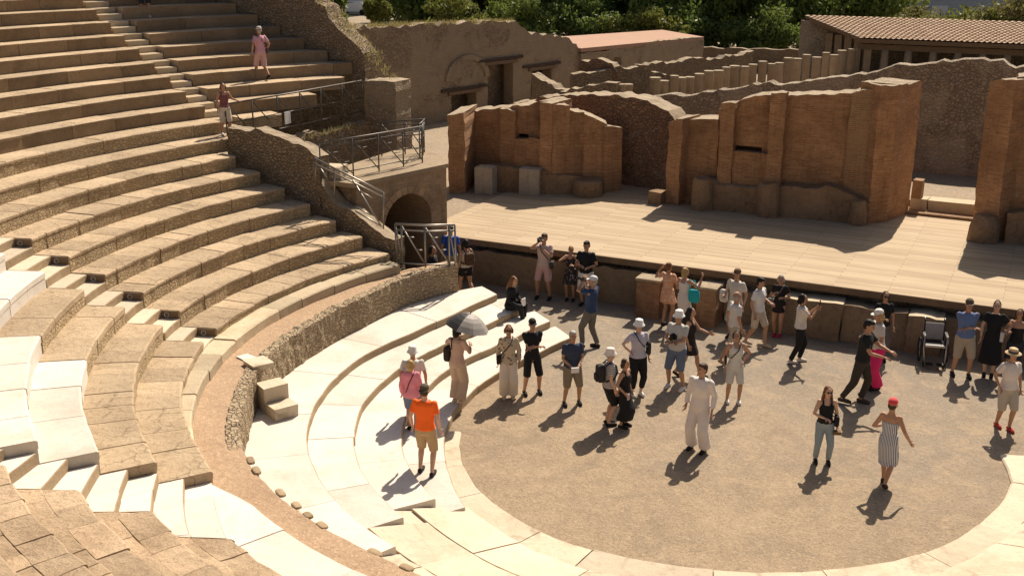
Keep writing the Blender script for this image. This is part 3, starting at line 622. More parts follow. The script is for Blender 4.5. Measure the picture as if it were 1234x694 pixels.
for (s0, z0), (s1, z1) in zip(outl, outl[1:]): addq(fp(s0,0,z0), fp(s0,TH,z0), fp(s1,TH,z1), fp(s1,0,z1), 0, [(0,z0),(TH,z0),(TH,z1),(0,z1)])
addq(fp(aL,0,0), fp(aL,TH,0), fp(aL,TH,ztop), fp(aL,0,ztop), 0, [(0,0),(TH,0),(TH,ztop),(0,ztop)])
addq(fp(0,TH,0), fp(0,0,0), fp(0,0,ztop), fp(0,TH,ztop), 0, [(0,0),(TH,0),(TH,ztop),(0,ztop)])
addq(fp(sL-.2,TH,0), fp(sR+.2,TH,0), fp(sR+.2,TH,3), fp(sL-.2,TH,3), 0, [(0,0),(1,0),(1,3),(0,3)])
mb.build('facade', [ARCHM, CAPM], t)
mb = MB()
for k in range(14):                                   # voussoirs
    a0, a1 = math.pi*(k+.06)/14, math.pi*(k+.94)/14; vs_ = []
    for rr_ in (hw*1.0, hw*1.0+.22):
        for a in (a0, a1): vs_.append((scx-rr_*math.cos(a), zsp+rr_*.95*math.sin(a)))
    for d in (-.03, .1): pass
    q8 = [fp(s, d, z) for d in (-.012, .1) for s, z in vs_]
    mb.add(q8, [(0,1,3,2),(4,6,7,5),(0,4,5,1),(2,3,7,6),(0,2,6,4),(1,5,7,3)], 0, random.random())
mb.build('arch_ring', [ARCHM], t)
# paved top (tribunal)
mb = MB(); mb.add([Vector((-12.75, 4.2, ztop)), fp(-.15, -.06, ztop), fp(aL+.05, -.06, ztop), Vector((-11.2, 8.8, ztop)), Vector((-12.75, 9.3, ztop))] , [(0,1,2,3,4)], 0)
b2 = [Vector((v[0], v[1], ztop-.12)) for v in mb.v]; mb.add(b2, [(4,3,2,1,0)], 0)
n5 = 5; mb.add(list(mb.v[:5])+b2, [(k, (k+1)%5, 5+(k+1)%5, 5+k)[::-1] for k in range(5)], 0)
mb.build('terrace', [TERR], t)
mb = MB(); mb.box((-12.2, 4.6, ztop+.16), (.8, .5, .32), R(10), jit=.02); tag(mb.build('stone_block', [KERB]), 'pale square block lying on the terrace above the arch', 'block')
ragged_wall('ragged_parapet', (-15.35, 4.6), (-15.05, 10.9), .35, 2.5, [(340,167),(370,161),(400,156),(430,149),(445,146)], [RUB, CAPM], 'ragged rubble edge below the upper railing, grown with weeds', 'wall', None, rag=.09, bump=.04)

def railing(name, label, path, h, posts, mat, braces=True, r=.022, mids=(.5,), grp=None, bars=False, cat='railing'):
    """path: base points; a post at each listed fraction, top rail, mid rails, diagonal braces"""
    path = [Vector(p) for p in path]; t = empty(name, path[0]); tag(t, label, cat, grp)
    L = [0]
    for a, b in zip(path, path[1:]): L.append(L[-1]+(b-a).length)
    def p(f):
        d = f*L[-1]
        for k in range(len(path)-1):
            if d <= L[k+1]+1e-6: return path[k].lerp(path[k+1], (d-L[k])/(L[k+1]-L[k]))
        return path[-1]
    Z = Vector((0, 0, h))
    mb = MB(); mb.tube([q+Z for q in path], r*1.15); mb.build('top_rail', [mat], t, True)
    for m in mids:
        mb = MB(); mb.tube([q+Z*m for q in path], r*.8); mb.build('mid_rail', [mat], t, True)
    for f in posts:
        mb = MB(); mb.tube([p(f), p(f)+Z], r); mb.build('post', [mat], t, True)
    if braces:
        for a, b in zip(posts, posts[1:]):
            mb = MB(); mb.tube([p(a)+Z*.97, p(b)+Z*.06], r*.75); mb.build('brace', [mat], t, True)
            if bars:
                for k in (.33, .66):
                    c = p(a).lerp(p(b), k); mb = MB(); mb.tube([c+Z*(1-.9*k), p(min(1, a+(b-a)*(k+.22)))+Z*(1-.9*k)], r*.6); mb.build('bar', [mat], t, True)
    return t
railing('railing', 'long dark iron railing in front of the upper seat rows', [(-15.62, 4.55, 4.02), (-15.35, 7.6, 4.02), (-15.15, 10.7, 4.02)], 1.12, [0, .02, .17, .34, .5, .66, .83, 1], IRON, True, .022, (.12, .52), bars=True)
p_ = at_y(360, 137, 7.1)
mb = MB(); mb.box((-15.33, 6.95, 4.45), (.02, .30, .36), R(4)); tag(mb.build('sign_board', [WHITEP]), 'small white sign board fixed to the upper iron railing', 'sign')
railing('railing', 'dark iron railing along the terrace above the arched entrance', [(-12.05, 3.95, ztop), (-11.55, 5.6, ztop), (-11.0, 7.45, ztop)], 1.05, [0, .3, .55, .8, 1], IRON, True, .02, (.15, .88), bars=True)
railing('railing', 'short iron railing at the far corner of the terrace above the arch', [(-12.6, 7.8, ztop), (-11.75, 8.9, ztop), (-11.35, 7.9, ztop)], 1.0, [0, .3, .55, .75, 1], IRON, True, .02, (.15, .55, .88), bars=True)
t = empty('stair_rail', (-11.5, 3.7, 2.5)); tag(t, 'bright sloping steel handrail beside the low rubble wall', 'railing')
def y38(px, py): return at_y(px, py, 3.68)
for a, b, nm, r_ in (((379,191),(462,232),'top_rail',.026),((380,198),(461,237),'top_rail',.022),((425,217),(459,272),'brace',.022),((386,203),(394,214),'brace',.02),((433,230),(449,239),'bar',.018),((431,251),(447,259),'bar',.018),((428,254),(460,273),'bottom_rail',.022)):
    mb = MB(); mb.tube([y38(*a), y38(*b)], r_); mb.build(nm, [STEEL], t, True)
for a, b in (((380,192),(380,222)),((462,232),(462,276)),((403,204),(403,238))):
    mb = MB(); mb.tube([y38(*a), y38(*b)], .02); mb.build('post', [STEEL], t, True)
railing('railing', 'grey steel railing with crossed braces at the end of the earth walkway', [at(478,320,1.4), at(513,322,1.4), at(549,321,1.4)], 1.12, [0, .1, .5, .9, 1], STEEL, True, .026, (.06, .86), bars=True)

# old wall behind on the left, parallel to the colonnade
K0, K1 = (-23.0, 17.5), (-17.7, 36.5)
def kop(a, b, c, d):
    s0, z0 = on_wall(a, d, K0, K1); s1, z1 = on_wall(c, b, K0, K1); return (s0, s1, z0, z1)
kw = empty('old_wall', (-20, 27, 1.2)); tag(kw, 'long plastered old wall with timber lintels standing behind the arch and terrace', 'wall')
ops = [kop(545, 110, 574, 175), kop(588, 75, 618, 150), kop(640, 82, 664, 130)]
ragged_wall('masonry', K0, K1, .6, 1.2, [(400,33),(430,32),(455,31),(500,29),(560,27),(600,25),(620,25),(628,32),(640,38),(665,41),(685,47),(700,60)], [RUBK, CAPM], parent=kw, openings=ops, rag=.12, bump=.04, cell=.3)
ku = Vector((K1[0]-K0[0], K1[1]-K0[1], 0)).normalized(); kn = Vector((-ku.y, ku.x, 0)); kz = math.atan2(ku.y, ku.x)
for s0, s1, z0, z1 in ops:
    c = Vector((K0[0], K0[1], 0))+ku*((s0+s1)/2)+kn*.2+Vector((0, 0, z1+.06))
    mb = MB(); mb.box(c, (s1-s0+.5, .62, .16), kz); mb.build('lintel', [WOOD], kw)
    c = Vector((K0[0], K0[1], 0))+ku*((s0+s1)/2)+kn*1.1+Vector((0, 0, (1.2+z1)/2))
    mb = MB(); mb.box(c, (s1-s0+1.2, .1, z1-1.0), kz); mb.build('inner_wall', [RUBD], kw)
    mb = MB(); mb.box(c-Vector((0,0,c.z))-kn*.4+Vector((0,0,z1+.22)), (s1-s0+1.4, 1.6, .12), kz); mb.build('shade_slab', [DKWOOD], kw)  # unseen slab added over each doorway to darken the inside
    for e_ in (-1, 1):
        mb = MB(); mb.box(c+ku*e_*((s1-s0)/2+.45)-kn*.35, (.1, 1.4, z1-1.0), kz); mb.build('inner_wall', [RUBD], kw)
s, z = on_wall(563, 90, K0, K1); hwk = 1.5; mb = MB()
ar = [(s-hwk*math.cos(math.pi*k/16), z+.1+hwk*.75*math.sin(math.pi*k/16)-.3) for k in range(17)]
vs_ = [Vector((K0[0], K0[1], 0))+ku*a+kn*d+Vector((0, 0, b)) for d in (-.09, .05) for f in (1, .8) for a, b in [(s+(x-s)*f, z-.2+(y-z+.2)*f) for x, y in ar]]
mb.add(vs_, [(k, k+1, 17+k+1, 17+k)[::-1] for k in range(16)]+[(k, k+1, 34+k+1, 34+k) for k in range(16)]+[(17+k, 17+k+1, 51+k+1, 51+k)[::-1] for k in range(16)])
mb.build('blind_arch', [RUBK], kw)

# lower building with a flat reddish roof
B0, B1 = (-17.8, 35.5), (-15.0, 48.5)
lb = empty('low_building', (-17, 42, 1.2)); tag(lb, 'low ruin building with a flat reddish roof in front of the trees', 'building')
ops2 = [(lambda a, b: (a[0], b[0], b[1], a[1]))(on_wall(740, 70, B0, B1), on_wall(748, 84, B0, B1))]
ragged_wall('front_wall', B0, B1, .5, 1.2, [(688,66),(720,62),(745,58),(770,55),(790,50),(815,47),(842,45)], [RUBK, CAPM], parent=lb, rag=.06, bump=.04, cell=.3, openings=ops2)
RED = plain('reddish roof screed', (.38,.235,.165), .9, 0, .15, 1.2)
mb = MB(); r0 = on_wall(690, 60, B0, B1)[1]; r1 = on_wall(840, 46, B0, B1)[1]; dv = Vector((-3.6, 2.6, .0))
mb.add([Vector((*B0, r0)), Vector((*B1, r1)), Vector((*B1, r1+.12))+dv, Vector((*B0, r0+.2))+dv, Vector((*B0, r0-.2)), Vector((*B1, r1-.2)), Vector((*B1, r1-.08))+dv, Vector((*B0, r0-.0))+dv], [(0,1,2,3),(7,6,5,4),(0,4,5,1),(1,5,6,2),(2,6,7,3),(3,7,4,0)])
mb.build('roof', [RED], lb)
for p0, p1, tp, lab in (((-15.0, 28.5), (-13.0, 28.2), [(706,73),(725,70),(740,76),(742,84)], 'reddish brick stub among the ruins before the low building'),
                        ((-14.6, 27.0), (-10.9, 30.2), [(735,86),(745,78),(770,82),(800,88),(815,92)], 'low rubble wall among the ruins beside the pillars'),
                        ((-13.6, 33.0), (-9.6, 39.5), [(790,76),(820,72),(850,70),(880,66),(915,62)], 'long low garden wall behind the row of pillars'),
                        ((-16.4, 26.4), (-14.2, 25.2), [(620,84),(640,88),(652,97),(668,104)], 'dark broken wall end left of the ruined pillars'),
                        ((-14.2, 24.6), (-11.6, 24.5), [(672,108),(700,104),(715,101),(728,100)], 'low heap of rubble wall behind the rounded wall')):
    ragged_wall('ruin_wall', p0, p1, .5, 1.2, tp, [RUBR if 'brick' in lab else RUB, CAPM], lab, 'wall', 'low ruin walls behind the stage building', rag=.1, bump=.05, cell=.25)

# row of ruined pillars
PIL = stone('pillar plaster', (0.396,0.300,0.198), (0.312,0.222,0.144), (0.144,0.102,0.066), 2, .5, .7, .4, .7)
NP = 27
for k in range(NP):
    px = 748+(1024-748)*(k/(NP-1)); dline = 25.3
    # intersection of the sight line with the colonnade line
    C0, C1 = (-11.45, 25.3), (-5.45, 45.0)
    d = ray(px, 90); ux, uy = C1[0]-C0[0], C1[1]-C0[1]; n = (-uy, ux); tt = ((C0[0]-CAM.x)*n[0]+(C0[1]-CAM.y)*n[1])/(d.x*n[0]+d.y*n[1]); q = CAM+d*tt
    q.x += random.uniform(-.06, .06); w = .46+random.uniform(-.06, .06); h = 2.25+random.uniform(-.16, .1) if k not in (2, 3) else 1.6
    t = empty('pillar', (q.x, q.y, 1.24)); ordk = NP-1-k
    tag(t, 'ruined plastered pillar, %s from the tiled portico' % (['nearest', 'second', 'third', 'fourth', 'fifth', 'sixth', 'seventh', 'eighth', 'ninth', 'tenth', 'eleventh', 'twelfth', 'thirteenth', 'fourteenth', 'fifteenth', 'sixteenth', 'seventeenth', 'eighteenth', 'nineteenth', 'twentieth', 'twenty-first', 'twenty-second', 'twenty-third', 'twenty-fourth', 'twenty-fifth', 'twenty-sixth', 'twenty-seventh'][ordk]), 'pillar', 'ruined pillars in a row behind the stage')
    mb = MB(); tn = random.random(); mb.loft([((q.x, q.y, 1.24), w*.5, w*.5), ((q.x, q.y, 1.24+h*.5), w*.48, w*.48), ((q.x, q.y, 1.24+h), w*.46, w*.46)], 10, 0, tn); mb.build('shaft', [PIL], t, noisy=.04, nscale=4)
    mb = MB(); mb.loft([((q.x, q.y, 1.24+h-.01), w*.52, w*.52), ((q.x, q.y, 1.24+h+.09), w*.50, w*.50)], 10); mb.build('cap', [CAPM], t)

# tiled portico
def tile_mat():
    t = NT('terracotta tiles'); c = t.vor(3.2, 'F1', t.mapped((1.1, .8, 1)), 'Color'); s = t.n.new('ShaderNodeSeparateColor'); t.l.new(c, s.inputs[0])
    col = t.mix(s.outputs[0], (.52,.38,.265), (.43,.295,.195)); col = t.mix(t.ramp(t.noise(2, 8, .7), (.5, 0.), (.7, .6)), col, (.60,.49,.34))
    return t.out(col, t.bump(t.noise(20), .4, .02))
TILE = tile_mat()
pt_ = empty('portico', (-1, 48, 1.24)); tag(pt_, 'long portico with terracotta tile roof and stone columns, top right', 'portico')
ex0, ex1, ey, ez, ry, rz_ = -5.0, 16.0, 45.0, 4.17, 50.6, 4.95
mb = MB(); nx_ = 340; rowsn = 16
def rp(i, j):
    v = j/rowsn; x0 = ex0+(-9.35-ex0)*v; x = x0+(ex1-x0)*i/nx_
    ph = (ex1-ex0)*i/nx_/.28; h = .055*abs(math.sin(math.pi*ph)); return x, ey+(ry-ey)*v, ez+(rz_-ez)*v+h
vs = []; fs = []
for j in range(rowsn):
    for e in (0, 1):
        for i in range(nx_+1):
            x, y, z = rp(i, j+e); vs.append((x, y, z+(.05 if e == 0 else .0)))
    b = j*2*(nx_+1)
    for i in range(nx_): fs.append((b+i, b+i+1, b+nx_+1+i+1, b+nx_+1+i))
    if j:
        b0 = b-(nx_+1)
        for i in range(nx_): fs.append((b0+i, b0+i+1, b+i+1, b+i)[::-1])
mb.add(vs, fs); mb.build('tile_roof', [TILE], pt_)
mb = MB(); mb.add([(ex0, ey, ez), (ex1, ey, ez), (ex1, ry, rz_), (-9.35, ry, rz_), (ex0+.05, ey+.05, ez-.22), (ex1, ey+.05, ez-.22), (ex1, ry, rz_-.2), (-9.3, ry, rz_-.2)], [(7,6,5,4),(0,4,5,1),(3,7,4,0),(0,1,2,3)]); mb.build('eave_board', [WOOD], pt_)
mb = MB(); mb.box((5.5, ry-.3, 2.9), (30, .2, 3.6)); mb.build('back_wall', [RUBD], pt_)
mb = MB(); mb.box((3.3, ey+.55, 3.72), (17, .3, .3)); mb.build('beam', [WOOD], pt_)
for px in (1066, 1094, 1124, 1154, 1184, 1214, 1244): 
    q = at_y(px, 70, ey+.55); mb = MB(); mb.loft([((q.x, q.y, 1.24), .24, .24), ((q.x, q.y, 2.4), .23, .23), ((q.x, q.y, 3.6), .2, .2)], 14); mb.build('column', [PIL], pt_, True)
for k in range(6):
    f = (k+.3)/6; x, y = ex0+.5+(-9.3-ex0)*f, ey+.6+(ry-ey)*f; mb = MB(); mb.box((x, y, 2.65), (.4, .4, 2.8)); mb.build('pillar', [PIL], pt_)
tag(ragged_wall('garden_wall', (-18, 52.5), (-8.5, 52.0), .4, 1.2, [(0, 2.6), (9.5, 2.8)], [RUB, CAPM], px=False, rag=.08, cell=.4), 'low wall at the foot of the dark trees', 'wall')

# ------------------------------------------------------------------ trees
def leaf_mat(name, c1, c2):
    t = NT(name); col = t.mix(t.attr(), c1, c2); col = t.mix(t.noise(.8, 3), col, sc3(c2, 1.15)); t.val(t.b.inputs['Base Color'], col); t.b.inputs['Roughness'].default_value = .55
    tr = t.n.new('ShaderNodeBsdfTranslucent'); t.l.new(t.mix(.5, col, (.16,.20,.03)), tr.inputs['Color']); ms = t.n.new('ShaderNodeMixShader'); ms.inputs[0].default_value = .38
    t.l.new(t.b.outputs[0], ms.inputs[1]); t.l.new(tr.outputs[0], ms.inputs[2]); t.l.new(ms.outputs[0], t.n['Material Output'].inputs[0]); return t.m
LEAFS = [leaf_mat('dark evergreen leaves', (0.062,0.094,0.030), (0.150,0.206,0.056)), leaf_mat('mid green leaves', (0.094,0.138,0.035), (0.225,0.281,0.069)), leaf_mat('yellow green leaves', (0.106,0.125,0.030), (0.213,0.213,0.056)), leaf_mat('dry olive leaves', (0.125,0.112,0.050), (0.237,0.194,0.088)), leaf_mat('dry grass', (0.250,0.188,0.094), (0.425,0.325,0.163))]
BARK = plain('bark', (.075,.055,.04), .9, 0, .3, 4, .6)
def crown(mb, c, rad, n, size, clumps=26, seed=0):
    rng = random.Random(seed); cl = []
    for k in range(clumps):
        u = Vector((rng.gauss(0, 1), rng.gauss(0, 1), rng.gauss(0, 1))).normalized()*(rng.random()**.45)
        cl.append((Vector((u.x*rad[0], u.y*rad[1], u.z*rad[2]))*.85, rng.uniform(.22, .42), rng.random()))
    for k in range(n):
        b, w, tn = rng.choice(cl); u = Vector((rng.gauss(0, 1), rng.gauss(0, 1), rng.gauss(0, 1))).normalized()*(rng.random()**.4)
        p = Vector(c)+b+Vector((u.x*rad[0], u.y*rad[1], u.z*rad[2]))*w
        d = Vector((rng.gauss(0, 1), rng.gauss(0, 1), rng.gauss(0, .7))).normalized(); e = d.orthogonal().normalized(); f = d.cross(e); s = size*rng.uniform(.6, 1.3)
        a = rng.uniform(0, 6.28); g = e*math.cos(a)+f*math.sin(a); h = d.cross(g)
        mb.add([p-g*s, p+h*s*.45, p+g*s, p-h*s*.45], [(0,1,2,3)], 0, min(1, max(0, tn*.7+rng.random()*.3)))
def tree(name, x, y, h, rad, leaf, label, n=4200, size=.26, zc=None, grp='trees behind the ruins', seed=1, z0=1.24):
    t = empty(name, (x, y, z0)); tag(t, label, 'tree', grp); rng = random.Random(seed)
    zc = zc or h-rad[2]
    mb = MB(); top = Vector((x+rng.uniform(-.5, .5), y, z0+zc+rad[2]*.4)); mb.tube([(x, y, z0-.1), (x+.1, y, z0+zc*.4), (x+.05, y, z0+zc*.8), top], [.32*h/10, .26*h/10, .2*h/10, .06], 9)
    for k in range(6):
        a = rng.uniform(0, 6.28); q = Vector((x, y, z0+zc*rng.uniform(.35, .9))); e = q+Vector((math.cos(a)*rad[0]*.75, math.sin(a)*rad[1]*.75, rad[2]*rng.uniform(.2, .6))); mb.tube([q, q.lerp(e, .5)+Vector((0, 0, -.2)), e], [.14*h/10, .1*h/10, .03], 7)
    mb.build('trunk', [BARK], t, True)
    mb = MB(); crown(mb, (x, y, z0+zc), rad, n, size, 30, seed); mb.build('crown', [LEAFS[leaf]], t)
    return t
def tx(px, y): return at_y(px, 20, y).x
TREES = [(397, 46, 7.5, (1.5,1.5,3.2), 0, 'dark cypress-like tree at the top left beyond the sloping wall'),
 (503, 56, 8, (3.2,3.2,3.6), 0, 'dark rounded evergreen left of the yellow-green bushes'),
 (585, 58, 8.5, (3.6,3.2,3.8), 2, 'sunlit yellow-green tree behind the plastered old wall'),
 (640, 62, 9, (3.4,3.2,4.2), 0, 'dark evergreen behind the step in the old wall top'),
 (690, 60, 10, (3.6,3.4,4.6), 0, 'dark evergreen above the reddish flat roof, left one'),
 (745, 63, 10, (3.8,3.4,4.6), 0, 'very dark evergreen above the middle of the reddish flat roof'),
 (800, 60, 8.5, (3.4,3.2,3.9), 1, 'bright leafy tree above the right end of the reddish roof'),
 (848, 63, 10, (3.4,3.2,4.6), 1, 'tall mid green tree just right of the reddish roof'),
 (893, 61, 9.5, (3.4,3.2,4.4), 0, 'tall dark green tree behind the row of pillars'),
 (945, 64, 9.5, (3.8,3.2,4.4), 1, 'broad green tree left of the tiled portico'),
 (992, 68, 8.5, (4.2,3.4,3.7), 2, 'sunlit olive-green tree behind the left end of the tile roof'),
 (1050, 68, 7.8, (4.0,3.4,3.4), 1, 'rounded sunlit tree above the tile roof')]
for k, (px, y, h, rad, lf, lab) in enumerate(TREES): tree('tree', tx(px, y), y, h, tuple(q*1.12 for q in rad), lf, lab, 8200, .25, seed=k+3, zc=h-rad[2]-.9)
for k, (px, y, h, lf, lab) in enumerate([(512, 82, 10.5, 0, 'farther dark tree filling the gap right of the white house'), (540, 80, 12, 0, 'farther dark tree left of the sunlit yellow-green tree'), (610, 84, 13, 1, 'farther green tree right of the sunlit yellow-green tree'), (668, 82, 13, 0, 'farther dark tree between the two evergreens over the reddish roof'), (722, 86, 13, 0, 'farther dark tree in the middle of the wood'), (775, 84, 13, 0, 'farther dark tree behind the bright leafy tree'), (825, 86, 13, 0, 'farther dark tree behind the tall mid green tree'), (872, 84, 13, 0, 'farther dark tree behind the tall dark green tree'), (920, 86, 12.5, 0, 'farther dark tree left of the broad green tree'), (968, 84, 12, 1, 'farther green tree behind the broad green tree'), (1015, 86, 10.5, 1, 'farther green tree between the sunlit trees over the tile roof')]):
    tree('tree', tx(px, y), y, h, (4.6, 3.4, 5.4), lf, lab, 6200, .34, seed=k+60, zc=h-6.2)
for k, (px, y, h, rad, lf, lab) in enumerate([(780, 55, 3.6, (3.2,1.6,1.3), 2, 'yellow-green shrub just above the reddish flat roof'), (1130, 60, 4.1, (3.4,2,1.6), 3, 'dry olive hedge shrub above the tile roof, left one'), (1180, 61, 4.5, (3.2,2,1.7), 2, 'olive-green hedge shrub above the tile roof, middle one'), (1232, 60, 4.6, (3.2,2,1.7), 3, 'dry reddish hedge shrub above the tile roof at the right edge'), (455, 50, 4.6, (.9,.9,1.1), 2, 'small yellow-green bush behind the old wall, top left'), (545, 52, 4.4, (2.6,1.6,1.5), 2, 'sunlit bush behind the dry grass on the old wall'), (922, 57, 3.9, (3.0,1.6,1.6), 0, 'dark shrub mass at the foot of the trees by the pillars'), (830, 57, 4.2, (3.0,1.6,1.7), 0, 'dark shrub at the corner of the reddish flat roof'), (700, 56, 4.4, (3.6,1.6,1.8), 0, 'dark shrub at the left corner of the reddish flat roof'), (620, 54, 4.6, (3.0,1.6,1.9), 1, 'green shrub beyond the broken corner of the old wall')]):
    x = tx(px, y); t = empty('shrub', (x, y, 1.24)); tag(t, lab, 'shrub', 'shrubs behind the ruins')
    mb = MB()
    for q in range(5): mb.tube([(x, y, 1.2), (x+random.uniform(-.5,.5)*rad[0], y+random.uniform(-.3,.3), 1.24+h*.5)], [.07, .03], 6)
    mb.build('stem', [BARK], t); mb = MB(); crown(mb, (x, y, 1.24+h-rad[2]-.2), tuple(q*1.15 for q in rad), 4200, .16, 24, 40+k); mb.build('foliage', [LEAFS[lf]], t)
# weeds along wall tops: nobody could count them
mb = MB(); rng = random.Random(5)
def tuft(p, n, h, tn=None):
    for k in range(n):
        a = rng.uniform(0, 6.28); d = Vector((math.cos(a), math.sin(a), 0)); q = Vector(p)+Vector((rng.uniform(-.12,.12), rng.uniform(-.12,.12), 0)); hh = h*rng.uniform(.5, 1.2)
        mb.add([q-d*.012, q+d*.012, q+d*.05*rng.uniform(-1,1)+Vector((rng.uniform(-.08,.08), rng.uniform(-.08,.08), hh))], [(0,1,2)], 0, rng.random())
for k in range(260):
    px = rng.uniform(402, 625); s, z = on_wall(px, interp([(402,33),(500,29),(625,25)], px), K0, K1); tuft(Vector((K0[0], K0[1], z-.08))+ku*s+kn*rng.uniform(0, .6), 8, .22)
for k in range(150):
    px = rng.uniform(375, 462); s, z = on_wall(px, interp([(250,-160),(290,-112),(318,-78),(350,-40),(383,0),(392,10),(400,20),(412,33),(425,47),(435,58),(446,73),(459,90),(464,97)], px), (-23.5, 10.95), (-15.2, 10.95)); tuft((-23.5+s, 10.95+rng.uniform(0,.8), z-.08), 5, .14)
for k in range(45):
    f = rng.random(); tuft((-15.25+.25*f, 4.8+6*f, 3.75+rng.uniform(-.05,.05)), 6, .17)
tag(mb.build('dry_grass', [LEAFS[4]], local=True), 'dry grass and weeds growing along the tops of the old walls', 'grass', kind='stuff')
mb = MB()
for k in range(34):
    px = rng.uniform(742, 818); tuft(at_y(px, 46, 50)+Vector((0, rng.uniform(-2, 2), -.1)), 6, .3)
for p in ((-7.95, -4.95, .75), (-7.9, -4.75, .8), (-8.0, -5.15, .7), (-9.7, -5.7, 1.6), (-8.4, -10.7, 2.3)): tuft(p, 22, .22)
tag(mb.build('green_weeds', [LEAFS[2]], local=True), 'small green weeds in the joints of steps and walls', 'grass', kind='stuff')

# ------------------------------------------------------------------ far buildings and car
def house(px0, px1, y, h, mat, label, nwin, roof=None, top_only=False):
    x0, x1 = at_y(px0, 10, y).x, at_y(px1, 10, y).x; t = empty('house', ((x0+x1)/2, y, 1.24)); tag(t, label, 'house', 'white houses beyond the ruins')
    mb = MB(); mb.box(((x0+x1)/2, y+3, 1.24+h/2), (x1-x0, 6, h)); mb.build('wall', [mat], t)
    mb = MB(); mb.box(((x0+x1)/2, y+3, 1.24+h+.12), (x1-x0+.4, 6.4, .24)); mb.build('roof', [roof or RED], t)
    for k in range(nwin):
        x = x0+(x1-x0)*(k+.5)/nwin
        for fl in (0, 1):
            mb = MB(); mb.box((x, y-.01, 1.24+1.9+3*fl), (1.3, .08, 1.5)); w = mb.build('window', [WHITEP], t)
            mb = MB(); mb.box((x, y-.06, 1.24+1.9+3*fl), (1.1, .04, 1.3)); mb.build('pane', [GLASSM], w); 
    return t
GLASSM = plain('dark window glass', (.03,.04,.05), .15)
WALLW = plain('white house render', (.66,.67,.66), .85, 0, .06, .5)
WALLB = plain('pale blue grey render', (.42,.47,.52), .85, 0, .06, .5)
house(404, 470, 91, 9, WALLW, 'white house beyond the trees at the top left', 3)
house(1072, 1330, 84, 8, WALLB, 'pale blue-grey building above the tile roof at the top right', 6)
def car(x, y, rz, label):
    t = empty('parked_car', (x, y, 1.24), rz); tag(t, label, 'car')
    W = plain('white car paint', (.75,.75,.74), .3); mb = MB()
    prof = [(-2.1,.35),(-2.1,.75),(-1.95,.9),(-1.0,1.0),(-.45,1.42),(.9,1.45),(1.65,1.0),(2.05,.92),(2.1,.4)]
    for w in (-.82, .82): pass
    n = len(prof); vs = [(a, -.82+(.1 if b > 1.1 else 0), b) for a, b in prof]+[(a, .82-(.1 if b > 1.1 else 0), b) for a, b in prof]
    mb.add(vs, [(k, k+1, n+k+1, n+k)[::-1] for k in range(n-1)]+[tuple(range(n)), tuple(range(2*n-1, n-1, -1)), (0, n, 2*n-1, n-1)]); b = mb.build('body', [W], t, local=True)
    for sgn in (-1, 1):
        mb = MB(); mb.add([(-.85, sgn*.80, 1.05), (1.35, sgn*.80, 1.05), (.85, sgn*.735, 1.38), (-.42, sgn*.735, 1.38)], [(0,1,2,3)]); mb.build('window', [GLASSM], t, local=True)
        for x_ in (-1.3, 1.3):
            mb = MB(); mb.tube([(x_, sgn*.66, .32), (x_, sgn*.85, .32)], .32, 14); mb.build('wheel', [BLACKM], t, local=True)
    mb = MB(); mb.add([(-.98, -.6, 1.03), (-.98, .6, 1.03), (-.5, .58, 1.38), (-.5, -.58, 1.38)], [(0,1,2,3)]); mb.build('windscreen', [GLASSM], t, local=True)
cq = at_y(427, 18, 86); car(cq.x, 86, R(10), 'white car parked beyond the old wall at the top left')

# ------------------------------------------------------------------ people
def cloth(name, col, pattern=None, col2=None, rough=.85):
    t = NT(name); c = t.mix(t.noise(5, 5, .6), sc3(col, .86), sc3(col, 1.1))
    if pattern == 'stripes':
        w = t.n.new('ShaderNodeTexWave'); w.inputs['Scale'].default_value = 11; w.bands_direction = 'X'; w.inputs['Distortion'].default_value = .3; t.l.new(t.obj, w.inputs['Vector'])
        c = t.mix(t.ramp(w.outputs['Fac'], (.45, 0.), (.55, 1.)), c, col2)
    elif pattern == 'hoops':
        w = t.n.new('ShaderNodeTexWave'); w.inputs['Scale'].default_value = 9; w.bands_direction = 'Z'; t.l.new(t.obj, w.inputs['Vector'])
        c = t.mix(t.ramp(w.outputs['Fac'], (.6, 0.), (.7, 1.)), c, col2)
    elif pattern == 'floral':
        v = t.vor(13); c = t.mix(t.ramp(v, (.28, 1.), (.36, 0.)), c, col2)
    return t.out(c, t.bump(t.noise(16, 5, .6, t.mapped((1, 1, .35))), .5, .02), rough)
_cl = {}
def CL(key, *a):
    if key not in _cl: _cl[key] = cloth(key, *a)
    return _cl[key]
SKIN = {k: plain('skin %s' % k, c, .55, 0, .08, 9) for k, c in dict(pale=(.55,.34,.235), tan=(.42,.235,.145), brown=(.26,.135,.08)).items()}
EYE = plain('eye', (.02,.015,.012), .3); LIP = plain('lips', (.36,.13,.10), .5)
HAIRM = {k: plain('%s hair' % k, c, .6, 0, .3, 22, .5) for k, c in dict(black=(.012,.010,.009), brown=(.055,.032,.018), auburn=(.16,.07,.028), blonde=(.42,.28,.12), grey=(.36,.34,.31), bald=(.40,.23,.145)).items()}
TMP = bpy.data.scenes.new('workbench')
